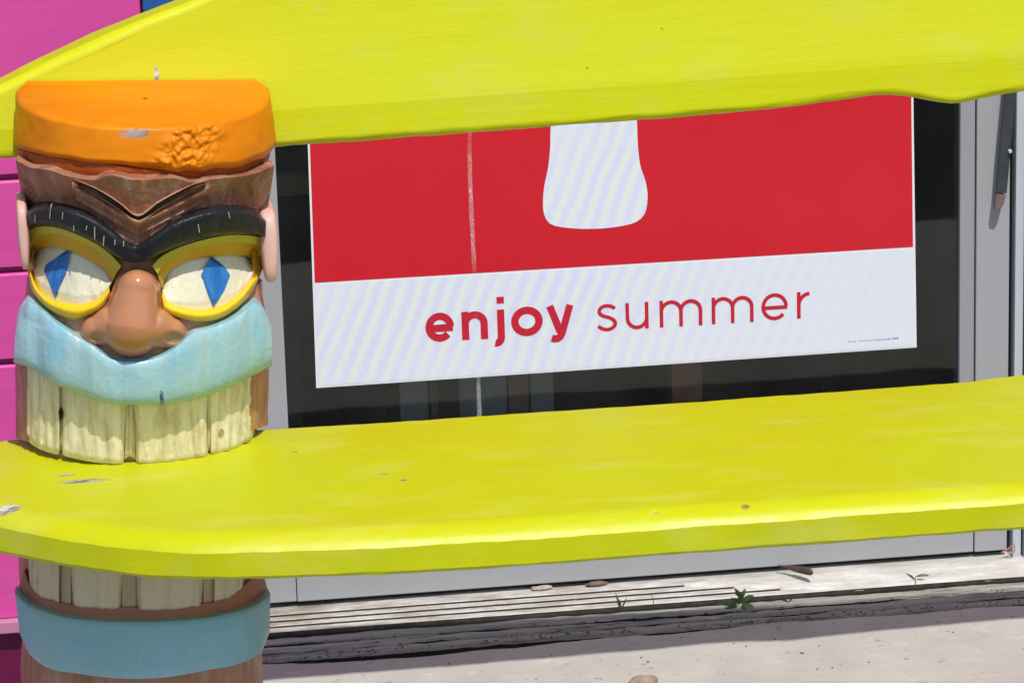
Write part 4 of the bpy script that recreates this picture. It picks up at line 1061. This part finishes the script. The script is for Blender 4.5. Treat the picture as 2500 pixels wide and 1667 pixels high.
# --- nose: height field with ridge, wings and nostrils
def capsule(X, Y, x0, y0, r0, x1, y1, r1, h0, h1, p=2.0, flat=0):
    t = np.clip(((X-x0)*(x1-x0)+(Y-y0)*(y1-y0))/((x1-x0)**2+(y1-y0)**2), 0, 1)
    cx_ = x0+(x1-x0)*t; cy_ = y0+(y1-y0)*t; r = r0+(r1-r0)*t; h = h0+(h1-h0)*t
    d = np.sqrt((X-cx_)**2+(Y-cy_)**2)/r
    if flat:
        q = np.clip((1-d)/flat, 0, 1); q = 0.55*q+0.45*q*q*(3-2*q); return h*q
    return h*np.clip(1-d**p, 0, 1)**(1/p)
def hnose(u, v, X, Y):
    a = capsule(X, Y, 335, 708, 52, 322, 798, 76, 0.035, 0.047, 2.2)
    w1 = capsule(X, Y, 232, 808, 38, 262, 800, 50, 0.022, 0.030, 2.0); w2 = capsule(X, Y, 418, 814, 40, 388, 804, 52, 0.022, 0.030, 2.0)
    b1 = capsule(X, Y, 270, 796, 50, 380, 800, 50, 0.028, 0.028, 1.8)
    k = 160.0
    st = np.stack([a, w1, w2, b1]); s = np.log(np.sum(np.exp(k*st), 0))/k-math.log(4)/k
    s = np.where(np.max(st, 0) > 0.0005, np.maximum(s, np.max(st, 0)), -0.004)
    for cx_, cy_, rx, ry in ((237, 823, 15, 9.5), (423, 826, 20, 13)):
        s = s-0.009*np.exp(-(((X-cx_)/rx)**2+((Y-cy_)/ry)**2)**1.5)
    return s+0.003
def relief_rect(name, x0, x1, y0, y1, hfun, mt, nu, nv, keep=-0.0005, parent=None):
    U = np.linspace(x0, x1, nu)[:, None]*np.ones((1, nv)); V = np.ones((nu, 1))*np.linspace(y0, y1, nv)[None, :]
    H = hfun(0, 0, U, V)
    # smooth the height field once or twice
    for _ in range(6): H[1:-1, 1:-1] = (H[1:-1, 1:-1]*2+H[:-2, 1:-1]+H[2:, 1:-1]+H[1:-1, :-2]+H[1:-1, 2:])/6
    S = solve(U, V, H)
    fs = []
    for i in range(nu-1):
        for j in range(nv-1):
            if max(H[i, j], H[i+1, j], H[i, j+1], H[i+1, j+1]) > keep: fs.append((i*nv+j, (i+1)*nv+j, (i+1)*nv+j+1, i*nv+j+1))
    used = sorted({a for f_ in fs for a in f_}); mp = {a: i for i, a in enumerate(used)}
    P = S.reshape(-1, 3)
    o = link(name, [tuple(P[a]) for a in used], [tuple(mp[a] for a in f_) for f_ in fs], mt, parent or post)
    autosmooth(o, 75); return o
nose = relief_rect('nose', 180, 470, 636, 885, hnose, nose_m, 150, 130)
nose['label'] = 'big glossy brown nose with tan nostrils'
def nostril(cx_, cy_, rx, ry):
    def h(u, v, X, Y):
        d = ((X-cx_)/rx)**2+((Y-cy_)/ry)**2
        return np.where(d < 1.15, hnose(0, 0, X, Y)+0.0015, -0.01)
    return h
relief_rect('nostril', 218, 258, 806, 840, nostril(238, 822, 15, 8), nostril_m, 40, 40)
relief_rect('nostril', 396, 450, 806, 846, nostril(423, 825, 18, 11), nostril_m, 40, 40)

# --- moustache band
mbot = [(33, 884), (77, 902), (134, 938), (191, 962), (268, 985), (344, 989), (421, 986), (497, 969), (555, 947), (612, 920), (664, 892)]
def hmous(u, v, X, Y):
    fac = 0.0030*np.abs(np.sin(X/33.0+0.4))
    return 0.006+0.018*dome(np.clip(v*0.93+0.07, 0, 1), 3.6)+fac+0.004*np.exp(-((X-340)/120)**2)
patch('moustache', mtop, mbot, hmous, mous_m, nu=170, nv=40, tex=0.0007, texs=22, label='pale blue moustache band curving under the nose')

# --- side wood by the teeth
patch('cheek_side', [(600, 905), (640, 900), (663, 888)], [(600, 1052), (640, 1043), (662, 1034)], lambda u, v, X, Y: -0.001+0*X, side_m, nu=20, nv=40, label='orange-brown bare side beside the teeth', tex=0.001)
patch('cheek_side', [(31, 884), (48, 890), (66, 900)], [(31, 1066), (48, 1072), (66, 1078)], lambda u, v, X, Y: -0.001+0*X, log_m, nu=12, nv=40, tex=0.001)

# --- teeth. px rows at the top follow the moustache, at the bottom the seat notch
def tooth(top, bot, mt, off=0.004, gx=0.013, name='tooth', notch=0.0):
    def h(u, v, X, Y):
        e = np.minimum(u, 1-u)
        return off-gx*np.clip(1-e/0.075, 0, 1)*(0.45+0.55*v)-0.006*np.clip((v-0.95)/0.05, 0, 1)+0.0016*np.cos(u*14+top[0][0])*0.6+0.001*np.cos(u*31+top[0][0]*2)
    return patch(name, top, bot, h, mt, nu=44, nv=30, tex=0.0012, texs=32, sink=-0.012)
tooth([(62, 884), (100, 900), (151, 925)], [(64, 1060), (70, 1078), (97, 1096), (138, 1109), (149, 1100)], teeth_m, off=-0.001)
tooth([(151, 925), (220, 955), (308, 975)], [(150, 1100), (160, 1113), (226, 1128), (292, 1134), (304, 1124)], teeth_m, off=0.0)
tooth([(326, 975), (420, 972), (509, 950)], [(330, 1124), (342, 1134), (383, 1134), (497, 1118), (508, 1105)], teeth_m, off=0.0)
tooth([(509, 950), (570, 930), (622, 905)], [(511, 1104), (522, 1112), (574, 1098), (622, 1070)], teeth_m, off=-0.001)
tooth([(306, 975), (316, 976), (328, 975)], [(304, 1122), (317, 1114), (330, 1122)], teeth_m, off=-0.006, gx=0.001, name='gum_gap')
tooth([(144, 925), (151, 925), (158, 927)], [(144, 1100), (151, 1097), (158, 1102)], teeth_m, off=-0.006, gx=0.001, name='gum_gap')
tooth([(502, 950), (510, 950), (517, 948)], [(502, 1105), (510, 1100), (517, 1103)], teeth_m, off=-0.006, gx=0.001, name='gum_gap')
# lower teeth under the seat
tooth([(68, 1330), (105, 1345), (149, 1360)], [(70, 1424), (95, 1456), (150, 1474)], low_teeth_m, off=0.003)
tooth([(173, 1360), (230, 1372), (298, 1380)], [(175, 1481), (235, 1485), (297, 1489)], low_teeth_m, off=0.005)
tooth([(331, 1380), (410, 1380), (497, 1370)], [(331, 1489), (400, 1490), (495, 1480)], low_teeth_m, off=0.005)
tooth([(521, 1365), (560, 1355), (598, 1340)], [(518, 1472), (560, 1460), (597, 1432)], low_teeth_m, off=0.003)
low_gap_m = mat_paint('beige_gap_paint', (0.50, 0.40, 0.26, 1), (0.42, 0.33, 0.20, 1), rough=0.5, scale=12, grain=(60, 60, 6), bump=0.4)
for a0, a1, yt, yb in ((149, 173, 1360, 1478), (298, 331, 1380, 1486), (497, 520, 1365, 1474)):
    patch('tooth_gap', [(a0, yt), (a1, yt)], [(a0, yb), (a1, yb)], lambda u, v, X, Y: -0.002+0*X, low_gap_m, nu=8, nv=20)
# lower lip and chin
lt = [(36, 1443), (72, 1476), (127, 1498), (181, 1510), (253, 1516), (362, 1518), (470, 1512), (542, 1501), (615, 1480), (660, 1448)]
lb_ = [(48, 1545), (72, 1595), (119, 1630), (181, 1642), (289, 1655), (398, 1653), (506, 1635), (579, 1621), (633, 1595), (658, 1545)]
patch('lower_lip', lt, lb_, lambda u, v, X, Y: 0.006+0.010*dome(np.clip(v*.96+.02, 0, 1), 4), lip_m, nu=120, nv=26, tex=0.0008, label='dull blue lower lip band under the seat')
gum_t = [(60, 1392), (70, 1424), (95, 1452), (150, 1472), (235, 1480), (362, 1482), (495, 1474), (560, 1454), (597, 1428), (640, 1385)]
patch('gum', [(a, b_) for a, b_ in gum_t], [(40, 1446), (72, 1480), (127, 1502), (181, 1514), (253, 1520), (362, 1522), (470, 1516), (542, 1505), (615, 1484), (656, 1450)], lambda u, v, X, Y: 0.001+0.003*v, mat_paint('red_brown_gum_paint', (0.36, 0.14, 0.07, 1), (0.28, 0.10, 0.06, 1), rough=.4, scale=14, bump=.3), nu=100, nv=10)
# --- ears
def ear(x0, x1, y0, y1, Yc, mt):
    A = on_y(x0, (y0+y1)/2, Yc); B_ = on_y(x1, (y0+y1)/2, Yc); T = on_y((x0+x1)/2, y0, Yc); L = on_y((x0+x1)/2, y1, Yc)
    cx_ = (A[0]+B_[0])/2; hw = (B_[0]-A[0])/2; cz = (T[2]+L[2])/2; hz = (T[2]-L[2])/2
    verts = []; faces = []; n1, n2 = 28, 18
    for i in range(n1):
        a = 2*math.pi*i/n1
        for j in range(n2+1):
            p_ = -math.pi/2+math.pi*j/n2
            def se(c_, e): return math.copysign(abs(c_)**e, c_)
            xx = se(math.cos(p_), .35)*se(math.cos(a), .45); yy = se(math.cos(p_), .35)*se(math.sin(a), .45); zq = se(math.sin(p_), .6)
            tap = 1-0.35*max(0, -zq)
            verts.append((cx_+hw*xx*tap, Yc+0.045*yy, cz+hz*zq))
    for i in range(n1):
        for j in range(n2): faces.append((i*(n2+1)+j, ((i+1) % n1)*(n2+1)+j, ((i+1) % n1)*(n2+1)+j+1, i*(n2+1)+j+1))
    o = link('ear', verts, faces, mt, post); autosmooth(o, 60); return o
ear(41, 72, 480, 645, YB-0.07, ear_m)
ear(630, 677, 502, 676, YB-0.07, ear_m)

# second post, outside the picture on the right end of the bench: copies of the first and its parts
p2 = post.copy(); col.objects.link(p2); p2.parent = bench; p2.location.x += 1.78
for ch in [o for o in bpy.data.objects if o.parent == post]:
    c_ = ch.copy(); col.objects.link(c_); c_.parent = p2

# clean helper properties
for o in bpy.data.objects:
    if 'base' in o: del o['base']
